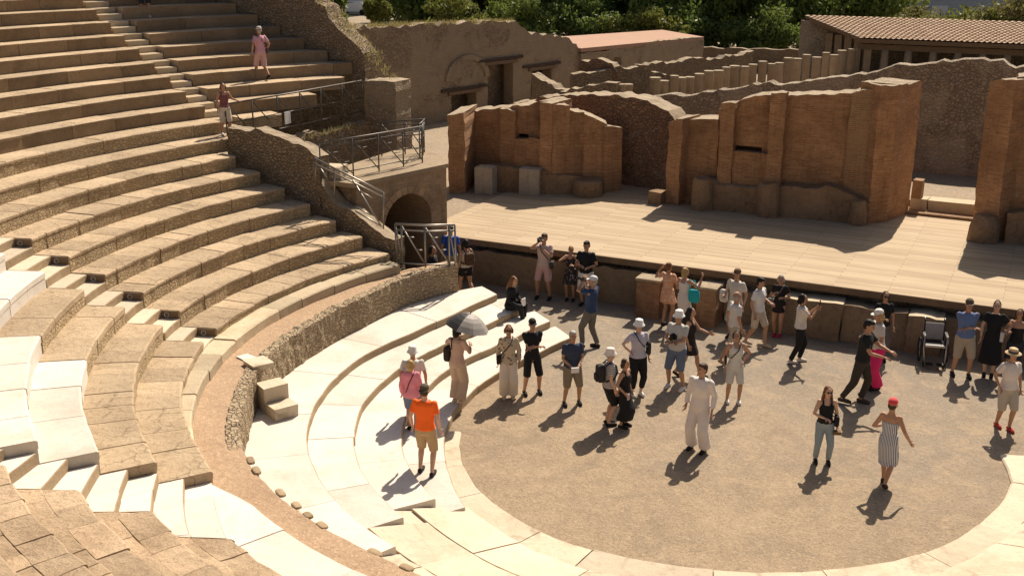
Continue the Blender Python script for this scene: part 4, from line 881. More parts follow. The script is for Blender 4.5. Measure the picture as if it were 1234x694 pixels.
def remesh(mb, voxel, smooth=3, wrinkle=0, wseed=0):
    """union of closed shapes as one continuous skin"""
    me = bpy.data.meshes.new('tmp'); me.from_pydata([tuple(v) for v in mb.v], [], mb.f); me.update()
    o = bpy.data.objects.new('tmp', me); TMP.collection.objects.link(o)
    m = o.modifiers.new('r', 'REMESH'); m.mode = 'VOXEL'; m.voxel_size = voxel; m.adaptivity = 0
    s = o.modifiers.new('s', 'SMOOTH'); s.iterations = smooth; s.factor = .5
    with bpy.context.temp_override(scene=TMP, view_layer=TMP.view_layers[0]): dg = bpy.context.evaluated_depsgraph_get()
    r = bpy.data.meshes.new_from_object(o.evaluated_get(dg))
    bpy.data.objects.remove(o); bpy.data.meshes.remove(me)
    if wrinkle:
        nor = [v.normal.copy() for v in r.vertices]
        for v, vn in zip(r.vertices, nor):
            q = v.co.copy(); n = noise.noise(Vector((q.x*9, q.y*9, q.z*5+wseed)))*.6+noise.noise(Vector((q.x*16, q.y*16, q.z*11+wseed)))*.5; v.co = q+vn*n*wrinkle
    r.polygons.foreach_set('use_smooth', [True]*len(r.polygons)); r.update(); return r
def ik(a, b, l1, l2, pole):
    d = b-a; D = d.length; D2 = min(D, (l1+l2)*.995); d = d.normalized(); b = a+d*D2
    x = (l1*l1-l2*l2+D2*D2)/(2*D2); h = math.sqrt(max(0, l1*l1-x*x)); pole = Vector(pole); p = (pole-d*pole.dot(d)).normalized()
    return a+d*x+p*h, b
GRP = 'tourists visiting the theatre'
PEOPLE = {}
def person(key, loc, H, face, label, top=('tee', (.1,.1,.1)), legs=('shorts', (.3,.25,.15)), hair='brown', hairlen=0, skin='tan', fem=False, build=1.0, hat=None, glasses=False,
           armL='down', armR='down', lean=0, side=0, feet=None, shoes=(.02,.02,.02), head=(0, 0), sit=None, tpat=None, bpat=None, twist=0, bun=False):
    """local frame: forward -Y, the person's left is +X. Arms: 'down' or a hand target (in units of a 1.75 m body)"""
    S = H/1.75; t = empty('person', loc, 0); tag(t, label, 'person', GRP)
    cd_ = Vector((CAM.x-loc[0], CAM.y-loc[1])); a0 = math.atan2(cd_.x, -cd_.y)        # turn so that -Y looks at the camera
    t.rotation_euler.z = a0+R(face); t.scale = (S, S, S); PEOPLE[key] = t
    drop = 0 if sit is None else .93-(sit/S+.11)
    hip = Vector((0, 0, .93-drop)); Rl = Matrix.Rotation(R(lean), 4, 'X') @ Matrix.Rotation(R(side), 4, 'Y') @ Matrix.Rotation(R(twist), 4, 'Z')
    def U(x, y, z): return hip+(Rl @ (Vector((x, y, z))-Vector((0, 0, .93))))
    shw = .150 if fem else .178; w = build
    # pelvis and torso rings
    prof = [(.80,.13,.085),(.86,.158,.108),(.93,.165 if not fem else .172,.118),(1.02,.148 if not fem else .140,.108),(1.10,.143 if not fem else .122,.102),(1.20,.155 if not fem else .138,.112),(1.30,.168 if not fem else .148,.118),(1.38,.165 if not fem else .142,.102),(1.435,.120 if not fem else .105,.075),(1.465,.068,.06)]
    prof = [(z, a*(1+(w-1)*(1 if z < 1.35 else .4)), b*(1+(w-1)*(1.3 if z < 1.3 else .4))) for z, a, b in prof]
    def torso(mb, z0, z1, inf=0, flare=0, seg=18):
        zs = [z0]+[p[0] for p in prof if z0 < p[0] < z1]+[z1]; vs = []; fs = []
        for z in zs:
            a = interp([(p[0], p[1]) for p in prof], z)+inf+flare*max(0, (1.1-z)); b = interp([(p[0], p[2]) for p in prof], z)+inf+flare*max(0, (1.1-z))
            for k in range(seg):
                q = 2*math.pi*k/seg; vs.append(U(a*math.cos(q), b*math.sin(q)-(.012 if 1.15 < z < 1.35 else 0), z) if z > .85 or sit is None else U(a*math.cos(q), b*math.sin(q), z))
        n = len(zs)
        for i in range(n-1):
            for k in range(seg): fs.append((i*seg+k, i*seg+(k+1)%seg, (i+1)*seg+(k+1)%seg, (i+1)*seg+k))
        fs.append(tuple(range(seg-1, -1, -1))); fs.append(tuple((n-1)*seg+k for k in range(seg))); mb.add(vs, fs)
    # legs
    feet = feet or ((.10, .0, 0), (-.10, .0, 0)); LEG = []
    for sx, f in ((1, feet[0]), (-1, feet[1])):
        h = U(sx*.088, 0, .89); ank = Vector((f[0], f[1]+.02, f[2]+.085)); kn, ank = ik(h, ank, .43, .415, (sx*.12+(f[3] if len(f) > 3 else 0), -1, .15 if sit is None else .8)); LEG.append((h, kn, ank))
    # arms
    ARM = []
    for sx, tg in ((1, armL), (-1, armR)):
        sh = U(sx*shw, .0, 1.405); pole = (sx*.5, .8, -.35)
        if tg == 'down': hd = U(sx*(shw+.085), -.045, .90)
        elif tg == 'hip': hd = U(sx*.17, -.03, 1.02); pole = (sx*1, .5, 0)
        else:
            hd = U(*tg[:3]); pole = tg[3] if len(tg) > 3 else (sx*.6, .5, -.8)
        el, wr = ik(sh, hd, .285, .255, pole); ARM.append((sh, el, wr, sx))
    nk = U(0, .005, 1.46); Rh = Rl.to_3x3() @ Matrix.Rotation(R(head[0]), 3, 'Z') @ Matrix.Rotation(R(head[1]), 3, 'X')
    hc0 = U(0, -.012, 1.625)
    def Hd(x, y, z): return hc0+Rh @ Vector((x, y, z))
    sk = SKIN[skin]; mb = MB()
    torso(mb, .80, 1.465)
    mb.tube([U(0, .01, 1.42), U(0, .0, 1.50), Hd(0, .012, -.07)], [.064, .054, .052], 12)
    mb.ball(Hd(0, .008, .015), (.076, .097, .108), 14, 10, rot=Rh); mb.ball(Hd(0, -.022, -.055), (.056, .066, .068), 12, 8, rot=Rh)
    mb.tube([Hd(0, -.086, .02), Hd(0, -.112, -.022), Hd(0, -.09, -.03)], [.012, .017, .012], 6)
    for s_ in (1, -1): mb.ball(Hd(s_*.078, .012, .0), (.013, .022, .032), 8, 6, rot=Rh)
    for h, kn, ank in LEG:
        c1 = kn.lerp(ank, .3); d = (ank-kn).normalized(); bk = Vector((0, 1, 0)); bk = (bk-d*bk.dot(d))*.018
        mb.tube([h+Vector((0, 0, .03)), h.lerp(kn, .45), h.lerp(kn, .85), kn, c1+bk, kn.lerp(ank, .7)+bk*.4, ank], [.094*w, .08*w, .058, .054, .057, .042, .034], 12)
        mb.tube([ank, ank+Vector((0, -.06, -.045)), ank+Vector((0, -.15, -.062))], [.036, .036, .022], 8)
    for sh, el, wr, sx in ARM:
        mb.ball(sh+Vector((0,0,-.005)), (.06*w**.5, .06, .062), 10, 8)
        mb.tube([sh, sh.lerp(el, .45), el, el.lerp(wr, .35), wr], [.054, .047*w**.5, .038, .037, .025], 10)
    me = remesh(mb, .0125, 4)
    # hands: palm, four bent fingers, thumb from the side of the palm
    hb = MB(); hb.v = [tuple(v.co) for v in me.vertices]; hb.f = [list(p.vertices) for p in me.polygons]; hb.mi = [0]*len(hb.f); hb.tone = [.5]*len(hb.f); hb.uv = [None]*len(hb.f); nb = len(hb.f)
    HANDS = []
    for sh, el, wr, sx in ARM:
        d = (wr-el).normalized(); lat = Vector((sx, 0, 0)) if abs(d.x) < .8 else Vector((0, -1, 0)); lat = (Vector((0, -1, 0))-d*d.dot(Vector((0, -1, 0))))
        if lat.length < .3: lat = Vector((0, 0, 1))-d*d.z
        lat.normalize(); pn = d.cross(lat)*sx; cen = wr+d*.045; HANDS.append((wr, cen+d*.04, d, pn))
        hb.tube([wr-d*.012, wr+d*.02, wr+d*.06, wr+d*.088], [.024, .030, .037, .034], 10, flat=.55) if False else None
        vs = []; fs = []; ringz = [(-.01, .024, .02), (.02, .031, .019), (.055, .040, .017), (.088, .038, .013)]
        for z, a, b in ringz:
            for k in range(10):
                q = 2*math.pi*k/10; vs.append(wr+d*z+lat*a*math.cos(q)+pn*b*math.sin(q))
        for i in range(3):
            for k in range(10): fs.append((i*10+k, i*10+(k+1)%10, (i+1)*10+(k+1)%10, (i+1)*10+k))
        fs += [tuple(range(9, -1, -1)), tuple(30+k for k in range(10))]; hb.add(vs, fs)
        curl = .5 if sx else 0
        for k, ln in enumerate((.072, .08, .074, .058)):
            b0 = wr+d*.078+lat*(.028-.0185*k); d1 = (d*1.0-pn*.25+lat*(.12-.08*k)).normalized(); m1 = b0+d1*ln*.5; d2 = (d1-pn*.75).normalized(); m2 = m1+d2*ln*.32; d3 = (d2-pn*.7).normalized()
            hb.tube([b0, m1, m2, m2+d3*ln*.25], [.0098, .009, .0082, .0065], 6)
        tb = wr+d*.022+lat*.026; td = (d*.75+lat*.75-pn*.35).normalized(); hb.tube([tb, tb+td*.04, tb+td*.04+(td-pn*.4+d*.3).normalized()*.032], [.0125, .0105, .0078], 7)
    for s_ in (1, -1): hb.ball(Hd(s_*.031, -.085, .018), (.0125, .008, .008), 8, 6, 1, rot=Rh)
    hb.tube([Hd(-.022, -.083, -.058), Hd(0, -.0905, -.060), Hd(.022, -.083, -.058)], [.003, .0065, .003], 6, 2)
    for s_ in (1, -1): hb.tube([Hd(s_*.016, -.092, .036), Hd(s_*.032, -.091, .040), Hd(s_*.048, -.078, .035)], [.003, .0045, .003], 5, 3)
    hm = HAIRM[hair if hair != 'bald' else 'grey']
    hb.build('body', [sk, EYE, LIP, hm], t, True, local=True)
    # clothing
    def piece(nm, mb_, mat, vox=.0145, wr_=.010): 
        m_ = remesh(mb_, vox, 3, wr_, hash(key) % 50); o = link(nm, m_, [mat], t); return o
    seed_ = sum(map(ord, key))
    kind, col = top[0], top[1]; c2 = top[2] if len(top) > 2 else None
    lk = legs[0] if legs else None
    if kind in ('tee', 'tank', 'long', 'loose', 'strapless'):
        mb = MB(); hem = {'tee': .90, 'tank': .94, 'long': .88, 'loose': .84}.get(kind, .9); inf = .026 if kind == 'loose' else .015
        if kind == 'tank' or kind == 'strapless':
            torso(mb, hem, 1.36 if kind == 'tank' else 1.30, .013, .03)
            if kind == 'tank':
                for s_ in (1, -1): mb.tube([U(s_*.085, -.095, 1.33), U(s_*.085, -.06, 1.43), U(s_*.08, .03, 1.445), U(s_*.085, .09, 1.33)], .024, 8)
        else:
            torso(mb, hem, 1.462, inf, .05 if kind == 'loose' else .03)
            for sh, el, wr, sx in ARM:
                mb.ball(sh, (.062, .064, .062), 10, 8)
                if kind == 'long' or (kind == 'loose' and len(top) > 3): mb.tube([sh, sh.lerp(el, .5), el, wr.lerp(el, .1)], [.07, .064, .057, .048], 12)
                else: mb.tube([sh, sh.lerp(el, .3), sh.lerp(el, .66)], [.064, .06, .061], 12)
        piece({'tank': 'tank_top', 'strapless': 'top'}.get(kind, 'shirt'), mb, CL('%s cloth' % key, col, tpat, c2))
    if kind == 'dress':                                            # dress: (.., colour, colour2, hem height, flare, sleeves)
        mb = MB(); hem = top[3]; fl = top[4]; zt = 1.36 if top[5] != 'strapless' else 1.315
        if top[5] == 'short': zt = 1.46
        torso(mb, .93, zt, .014)
        if top[5] == 'tank':
            for s_ in (1, -1): mb.tube([U(s_*.085, -.095, 1.33), U(s_*.08, -.05, 1.435), U(s_*.08, .03, 1.445), U(s_*.085, .09, 1.33)], .022, 8)
        if top[5] == 'short':
            for sh, el, wr, sx in ARM: mb.ball(sh, (.07, .068, .07), 10, 8); mb.tube([sh, sh.lerp(el, .55)], [.07, .066], 12)
        rings = []
        for k in range(9):
            z = 1.04+(hem-1.04)*k/8; f = k/8
            kc = [(a.lerp(b, max(0, min(1, (a.z-z)/max(.05, a.z-b.z)))) if z > b.z else b.lerp(c, max(0, min(1, (b.z-z)/max(.05, b.z-c.z))))) for a, b, c in LEG]
            cx, cy = (kc[0].x+kc[1].x)/2*min(1, f*1.6), (kc[0].y+kc[1].y)/2*min(1, f*1.6)
            sp = abs(kc[0].y-kc[1].y)/2; spx = abs(kc[0].x-kc[1].x)/2
            a = interp([(0, .15*w), (.2, .185*w), (1, .13+fl)], f); b = interp([(0, .115*w), (.2, .135*w), (1, .105+fl)], f)
            rings.append(((cx, cy, z-drop*0), max(a, spx+.085), max(b, sp+.085)))
        mb.loft(rings[::-1], 20); piece('dress', mb, CL('%s cloth' % key, col, tpat, c2), .0145, .009)
    if lk in ('shorts', 'trousers', 'loosetrousers', 'cropped', 'bermuda', 'shortshorts'):
        mb = MB(); torso(mb, .82, 1.0 if kind != 'tank' else 1.03, .016); fr = {'shorts': .92, 'bermuda': 1.05, 'shortshorts': .5, 'trousers': 1.93, 'cropped': 1.72, 'loosetrousers': 1.97}[lk]; lo = lk == 'loosetrousers'
        for h, kn, ank in LEG:
            def pt(f): return h.lerp(kn, f) if f <= 1 else kn.lerp(ank, f-1)
            fsq = [f for f in (0, .3, .6, .9, 1.0, 1.25, 1.6) if f < fr-.08]+[fr]
            rad = [interp([(0, .108*w), (.5, .096*w), (.9, .080 if fr > 1.2 else .088), (1.0, .076 if fr > 1.2 else .086), (1.3, .07), (2, .056)], f)+(.03*f if lo else 0)*(1 if f < 1.5 else 1) for f in fsq]
            if lo: rad = [interp([(0, .112), (.6, .11), (1, .105), (2, .115)], f) for f in fsq]
            mb.tube([pt(f)+(Vector((0, 0, .03)) if f == 0 else Vector()) for f in fsq], rad, 14)
        piece({'trousers': 'trousers', 'loosetrousers': 'trousers', 'cropped': 'trousers'}.get(lk, 'shorts'), mb, CL('%s legwear' % key, legs[1], bpat, legs[2] if len(legs) > 2 else None))
    if lk == 'skirt':
        mb = MB(); mb.loft([((0, 0, legs[2]), .24, .2), ((0, 0, .8), .2, .16), ((0, 0, 1.05), .15, .12)], 18); piece('skirt', mb, CL('%s legwear' % key, legs[1], bpat))
    # shoes
    sm = CL('%s shoes' % key, shoes)
    for h, kn, ank in LEG:
        mb = MB(); b = Vector((ank.x, ank.y-.02, ank.z-.085)); pitch = 0 if b.z < .03 else .5
        def sp(y, z): return b+Vector((0, y*math.cos(pitch)+z*math.sin(pitch)*0, z+y*pitch*.9))
        mb.tube([sp(.075, .035), sp(.04, .05), sp(-.04, .048), sp(-.12, .036), sp(-.175, .028)], [.034, .045, .045, .043, .028], 10)
        v2 = []
        for q in mb.v: v2.append((q[0], q[1], max(q[2], b.z+.002) if pitch == 0 else q[2]))
        mb.v = v2; mb.build('shoe', [sm], t, True, local=True)
    # hair
    mb = MB()
    if hair != 'bald' and hat is None or hairlen > 0:
        mb.ball(Hd(0, .03, .038), (.083, .092, .098), 14, 10, rot=Rh); mb.ball(Hd(0, .045, -.015), (.08, .07, .075), 12, 8, rot=Rh)
        if not fem and hat is None: mb.ball(Hd(0, -.01, .085), (.066, .075, .045), 12, 8, rot=Rh)
        if hairlen >= 1:
            for s_ in (1, -1): mb.tube([Hd(s_*.055, .0, .07), Hd(s_*.083, .012, .0), Hd(s_*.078, .02, -.07)], [.03, .032, .03], 8)
            mb.tube([Hd(0, .05, .04), Hd(0, .075, -.06), Hd(0, .07, -.12)], [.06, .07, .055], 12)
        if hairlen >= 2:
            mb.tube([Hd(0, .06, 0), U(0, .09, 1.50), U(0, .115, 1.38), U(.01, .12, 1.24)], [.075, .085, .08, .035], 12)
            for s_ in (1, -1): mb.tube([Hd(s_*.08, .02, -.02), U(s_*.09, .03, 1.46), U(s_*.10, .03, 1.34)], [.03, .036, .018], 8)
        if bun: mb.ball(Hd(0, .09, .09), .045, 10, 8)
    elif hair == 'bald':
        for s_ in (1, -1): mb.ball(Hd(s_*.062, .035, -.01), (.025, .06, .05), 10, 6, rot=Rh)
        mb.ball(Hd(0, .075, -.015), (.06, .036, .05), 10, 6, rot=Rh)
    else:
        mb.ball(Hd(0, .045, -.01), (.078, .066, .07), 12, 8, rot=Rh)
    link('hair', remesh(mb, .011, 2, .006, seed_), [hm], t)
    if hat:
        hk, hcol = hat[0], hat[1]; mb = MB(); n = 20
        if hk in ('bucket', 'straw', 'sun'):
            br = {'bucket': .135, 'straw': .165, 'sun': .17}[hk]; dz = {'bucket': -.035, 'straw': -.01, 'sun': -.03}[hk]; vs = []
            for r_, z in ((br, .045+dz), (br-.005, .053+dz), (.098, .062), (.092, .10), (.084, .135), (.055, .150), (.004, .153), ):
                for k in range(n): q = 2*math.pi*k/n; vs.append(Hd(r_*math.cos(q)*.95, .012+r_*1.08*math.sin(q), z))
            m_ = 7; fs = [(i*n+k, i*n+(k+1)%n, (i+1)*n+(k+1)%n, (i+1)*n+k) for i in range(m_-1) for k in range(n)]; fs.append(tuple(range((m_-1)*n, m_*n))); 
            vs += [Hd(.098*math.cos(2*math.pi*k/n)*.95, .012+.098*1.08*math.sin(2*math.pi*k/n), .054) for k in range(n)]; fs += [(k, m_*n+k, m_*n+(k+1)%n, (k+1)%n) for k in range(n)]
            mb.add(vs, fs); ho = mb.build('hat', [CL('%s hat' % key, hcol)], t, True, local=True)
            if hk == 'straw':
                mb = MB(); mb.loft([((0, 0, 0), .1, .11), ((0, 0, .025), .098, .108)], 20); mb.v = [tuple(Hd(v[0], v[1]+.012, v[2]+.064)) for v in mb.v]; mb.build('hat_band', [BLACKM], ho, True, local=True)
        else:
            vs = []
            for r_, z in ((.088, .045), (.09, .07), (.082, .105), (.055, .135), (.004, .142)):
                for k in range(n): q = 2*math.pi*k/n; vs.append(Hd(r_*math.cos(q)*.95, .012+r_*1.12*math.sin(q), z))
            fs = [(i*n+k, i*n+(k+1)%n, (i+1)*n+(k+1)%n, (i+1)*n+k) for i in range(4) for k in range(n)]; mb.add(vs, fs)
            bk = 1 if hk != 'backcap' else -1
            vs = []; 
            for j in range(2):
                for k in range(9):
                    q = math.pi*(k/8); x = .082*math.cos(q); y = -.075-(.085*math.sin(q) if j else .01*math.sin(q)); vs.append(Hd(x*(1 if j == 0 else .95), bk*y, .055-(.014 if j else 0)))
            mb.add(vs, [(k, k+1, 9+k+1, 9+k) for k in range(8)]+[]); vs2 = [Vector(v)-Rh@Vector((0,0,.008)) for v in vs]; mb.add(vs2, [(k, 9+k, 9+k+1, k+1) for k in range(8)])
            mb.build('cap', [CL('%s hat' % key, hcol)], t, True, local=True)
    if glasses:
        mb = MB()
        for s_ in (1, -1):
            mb.ball(Hd(s_*.033, -.093, .018), (.029, .012, .022), 10, 6, rot=Rh); mb.tube([Hd(s_*.06, -.085, .022), Hd(s_*.08, -.03, .022), Hd(s_*.08, .02, .012)], .004, 5)
        mb.tube([Hd(-.01, -.1, .022), Hd(.01, -.1, .022)], .004, 5); mb.build('sunglasses', [BLACKM], t, True, local=True)
    t['_u'] = 0; del t['_u']
    return dict(t=t, U=U, H=Hd, hands=HANDS, S=S)
def carry(nm, p, mb, mats, label, cat, smooth=True, parts=()):
    """an object worn or held: placed with the person, but a thing of its own"""
    M = Matrix.Translation(p['t'].location) @ Matrix.Rotation(p['t'].rotation_euler.z, 4, 'Z') @ Matrix.Scale(p['S'], 4)
    if isinstance(mb, MB):
        mb.v = [tuple(M @ Vector(v)) for v in mb.v]; return tag(mb.build(nm, mats, smooth=smooth), label, cat)
    e = None
    for pn, m_, mat in mb:
        m_.v = [tuple(M @ Vector(v)) for v in m_.v]
        if e is None:
            c = sum((Vector(v) for v in m_.v), Vector())/len(m_.v); z = min(v[2] for v in m_.v); e = empty(nm, (c.x, c.y, z)); tag(e, label, cat)
        m_.build(pn, [mat], e, smooth)
    return e
def rbox(c, d, n=10, pw=.45):
    """soft rounded box"""
    mb = MB(); mb.ball((0, 0, 0), (1, 1, 1), 16, 10); out = []
    for v in mb.v:
        q = [math.copysign(abs(x)**pw, x) for x in v]; out.append((c[0]+q[0]*d[0]/2, c[1]+q[1]*d[1]/2, c[2]+q[2]*d[2]/2))
    mb.v = out; return mb
def turn(mb, p, f): mb.v = [tuple(f(*v)) for v in mb.v]; return mb
def backpack(p, col, label, h=.42):
    b = turn(rbox((0, .21, 1.22), (.29, .17, h)), p, p['U']); pk = turn(rbox((0, .30, 1.14), (.22, .06, h*.45)), p, p['U']); st = MB()
    for s in (1, -1): st.tube([p['U'](s*.09, .13, 1.40), p['U'](s*.10, .03, 1.475), p['U'](s*.11, -.10, 1.40), p['U'](s*.13, -.13, 1.25), p['U'](s*.165, -.02, 1.10), p['U'](s*.12, .13, 1.06)], .018, 6)
    m = CL('bag %s' % (col,), col); return carry('backpack', p, [('bag', b, m), ('front_pocket', pk, m), ('straps', st, m)], None, label, 'backpack')
def shoulderbag(p, col, label, side=1, size=(.10, .24, .2), z=.95, cross=True):
    b = turn(rbox((side*.225, -.03, z), size), p, p['U']); st = MB(); o = -side if cross else side
    st.tube([p['U'](side*.2, -.08, z+.1), p['U'](side*.12, -.155, 1.15), p['U'](o*.03, -.15, 1.32), p['U'](o*.10, -.06, 1.48), p['U'](o*.09, .06, 1.46), p['U'](side*.06, .15, 1.25), p['U'](side*.2, .06, z+.1)], .012, 6)
    m = CL('bag %s' % (col,), col); return carry('shoulder_bag', p, [('bag', b, m), ('strap', st, m)], None, label, 'bag')
def heldbox(p, side, d, mat, label, nm, cat, push=.03, up=0):
    wr, c, dr, pn = p['hands'][0 if side > 0 else 1]; mb = MB(); q = c+dr*push; mb.box((q.x, q.y-.01, q.z+up), d); return carry(nm, p, mb, [mat], label, cat, False)
def camera_at(p, pos, label):
    b = MB(); b.box(pos, (.14, .07, .095)); l = MB(); l.tube([(pos[0], pos[1]-.03, pos[2]), (pos[0], pos[1]-.13, pos[2])], [.038, .042], 12); f = MB(); f.box((pos[0], pos[1], pos[2]+.06), (.05, .05, .035))
    turn(b, p, p['U']); turn(l, p, p['U']); turn(f, p, p['U']); return carry('camera', p, [('body', b, BLACKM), ('lens', l, BLACKM), ('viewfinder', f, BLACKM)], None, label, 'camera', False)

def gp(px, py, z=0): q = at(px, py, z); return Vector((q.x, q.y, z))
def Hof(loc, top_py):
    """height that puts the top of the head at that line of the photograph"""
    lo, hi = .8, 2.4
    for _ in range(40):
        m = (lo+hi)/2; d = Vector((loc[0], loc[1], loc[2]+m))-CAM; py = PH/2-F*d.dot(UP)/d.dot(FW)
        if py > top_py: lo = m
        else: hi = m
    return lo*1.75/1.76
WHITE = (.72,.70,.66); KHAKI = (.40,.31,.20); BLACK = (.014,.014,.016); NAVY = (.035,.05,.085); DENIM = (.16,.21,.28)
ST = ((.13, -.03, 0), (-.13, .02, 0)); STRIDE = ((.08, -.30, 0), (-.08, .28, .04)); WIDE = ((.17, 0, 0), (-.17, 0, 0)); CLOSE = ((.075, 0, 0), (-.075, .01, 0))
CROSS = dict(armL=(-.10, -.19, 1.15, (.45, .35, -1)), armR=(.10, -.21, 1.18, (-.45, .35, -1)))
FACEH = lambda dz=0: dict(armL=(.05, -.24, 1.60+dz, (.7, .1, -1)), armR=(-.05, -.24, 1.60+dz, (-.7, .1, -1)))
def put(key, px, py, top_py, face, label, z=0, H=None, **k):
    loc = gp(px, py, z); return person(key, loc, H or Hof(loc, top_py), face, label, **k)
def put_top(key, px, top_py, H, face, label, z=0, **k):
    q = at(px, top_py, z+H*1.005); return person(key, Vector((q.x, q.y, z)), H, face, label, **k)
# --- on the seat rows
put('top', 175, 22, 0, 20, 'person in dark trousers and white shoes on the top rows, cut by the photo edge', z=zz(15), H=1.75, top=('tee', (.05,.05,.06)), legs=('bermuda', (.03,.032,.04)), shoes=(.6,.58,.55), skin='tan', feet=((.10, -.05, 0), (-.10, .05, 0)))
put('shoe', 99, 2, 0, -70, 'person in black shoes at the very top left, only the feet in view', z=zz(16)+.19, H=1.72, top=('tee', (.2,.2,.2)), legs=('bermuda', (.1,.1,.1)), feet=STRIDE)
p = put('pink', 316, 97, 32, -150, 'person in pink shirt and pinkish shorts with pale cap climbing the seat rows', z=zz(10), top=('tee', (.62,.34,.40)), legs=('bermuda', (.55,.34,.33)), hair='grey', hat=('cap', (.6,.56,.5)), skin='tan', feet=((.08, -.22, 0), (-.08, .30, .10)), armL=(.30, .0, .95), armR=(-.32, -.12, .98))
shoulderbag(p, (.12,.06,.08), 'small dark shoulder bag of the person in pink on the rows', -1)
p = put('maroon', 273, 163, 100, 10, 'person in maroon sleeveless top and cream shorts holding the iron railing', z=zz(7), top=('tank', (.20,.07,.075)), legs=('bermuda', (.62,.52,.40)), hair='brown', hairlen=1, fem=True, shoes=(.6,.55,.5), armL=(.46, -.04, 1.14, (.3, .6, -.6)), armR='down', feet=ST)
# --- by the arched entrance
put_top('blue', 543, 272, 1.76, 165, 'person in bright blue shirt and cap behind the steel railing by the arch', top=('tee', (.035,.10,.42)), legs=('bermuda', (.35,.30,.24)), hat=('cap', (.10,.08,.055)), hair='grey')
put_top('tunnel', 521, 296, 1.70, 60, 'person in dark clothes in the shade of the arched tunnel', top=('tee', (.03,.025,.025)), legs=('shorts', (.03,.03,.03)), hair='black', fem=True, hairlen=1, armR=(-.15, -.2, 1.15))
p = put_top('pack', 561, 288, 1.70, -150, 'woman in white tank top and black shorts with a brown backpack, walking to the arch', top=('tank', (.62,.56,.48)), legs=('shortshorts', BLACK), hair='black', hairlen=1, fem=True, skin='tan', feet=STRIDE)
backpack(p, (.09,.05,.03), 'brown backpack of the woman walking to the arch', .36)
# --- sitting on the step end
q = gp(622, 372, .51)
p = person('sitting', Vector((q.x-.15, q.y-.05, .34)), 1.68, 55, 'woman with long auburn hair in black dress sitting on the end of a white step', top=('long', BLACK), legs=('trousers', BLACK), hair='auburn', hairlen=2, fem=True, sit=.17, lean=10, feet=((.08, -.42, -.15), (-.08, -.50, -.15)), armL=(.06, -.30, 1.12), armR=(-.14, -.30, 1.04))
heldbox(p, 1, (.16, .02, .21), WHITEP, 'white booklet in the hands of the seated woman', 'booklet', 'booklet', .05, .05)
# --- in the shade of the stage front
p = put('photog', 655, 360, 281, -15, 'man in pale pink shirt and shorts photographing, standing at the stage front', top=('tee', (.50,.38,.34)), legs=('shorts', (.52,.33,.30)), hair='brown', skin='tan', feet=WIDE, armR=(-.07, -.26, 1.58, (-.9, .1, -.8)), armL=(.05, -.2, 1.36, (.9, .3, -.6)), head=(-15, 0))
camera_at(p, (-.05, -.20, 1.63), 'black camera held at the face of the man in pale pink'); shoulderbag(p, (.05,.04,.035), 'dark camera bag hanging across the man in pale pink', 1)
p = put('patterned', 687, 362, 296, -10, 'woman in black patterned dress standing beside the photographer in pink', top=('dress', (.03,.026,.026), (.30,.24,.2), .58, .10, 'tank'), tpat='floral', legs=None, hair='blonde', bun=True, fem=True, skin='tan', armR=(-.12, -.20, 1.42, (-1, .2, -.6)), armL=(.12, -.2, 1.2))
p = put_top('blacktee', 707, 290, 1.82, -20, 'tall man in black t-shirt and white shorts looking at his hand by the stage', top=('tee', BLACK), legs=('shorts', (.6,.58,.54)), hair='black', skin='tan', build=1.08, armR=(-.04, -.30, 1.16, (-.8, .3, -.6)), armL=(.16, -.22, 1.12), head=(-15, 12))
p = put('bluepolo', 711, 419, 332, -120, 'man in navy polo and grey trousers raising a camera to his face, grey cap', top=('tee', (.035,.06,.13)), legs=('trousers', (.15,.14,.12)), hair='grey', hat=('cap', (.55,.55,.56)), skin='tan', lean=-4, head=(10, 0), feet=((.11, -.16, 0), (-.11, .12, 0)), **FACEH(0))
camera_at(p, (0, -.26, 1.62), 'black camera raised by the man in navy polo')
# --- on the white steps and in front of them
p = put('umbrella', 552, 485, 387, 150, 'person in pinkish shirt and beige trousers under a parasol on the lowest step', z=.17, H=1.74, top=('tee', (.52,.36,.28)), legs=('loosetrousers', (.50,.38,.28)), hair='black', hairlen=1, fem=True, skin='tan', armL=(.14, -.24, 1.38, (.9, .4, -.5)), armR=(-.16, -.28, 1.24), shoes=(.5,.42,.35), feet=CLOSE)
shoulderbag(p, (.035,.025,.02), 'dark round bag of the person under the parasol', 1, (.16, .27, .34), 1.08, False)
ub = empty('parasol', p['t'].location+Vector((.25, .1, 1.75))); tag(ub, 'black and silver parasol held open above the person on the lowest step', 'parasol')
apex = at_y(567, 378, p['t'].location.y+.15); ax = Vector((.22, .12, 1)).normalized(); e1 = ax.orthogonal().normalized(); e2 = ax.cross(e1); RB = .47
def gore(u, f): a = 2*math.pi*u/8; sag = .30*f*f+.0; k = 1-.05*(math.sin(math.pi*(u % 1)))*f; return apex+(e1*math.cos(a)+e2*math.sin(a))*RB*f*k-ax*sag
SILV = plain('silver parasol cloth', (.30,.275,.25), .6, .1)
for nm, cols, mt in (('canopy', [k for k in range(8)], None),):
    mb = MB()
    for k in range(8):
        for s_ in range(4):
            for f in range(5):
                mb.add([gore(k+s_/4, f/5), gore(k+(s_+1)/4, f/5), gore(k+(s_+1)/4, (f+1)/5), gore(k+s_/4, (f+1)/5)], [(0,1,2,3)], 0 if k in (3, 4) else 1)
    mb.build('canopy', [plain('charcoal parasol cloth', (.035,.033,.034), .6), SILV], ub, True)
hnd = p['t'].matrix_basis @ Vector((.14, -.26, 1.40)); mb = MB(); mb.tube([apex+ax*.06, apex, hnd, hnd-(apex-hnd).normalized()*.12], [.006, .01, .01, .014], 6); mb.build('shaft', [BLACKM], ub, True)
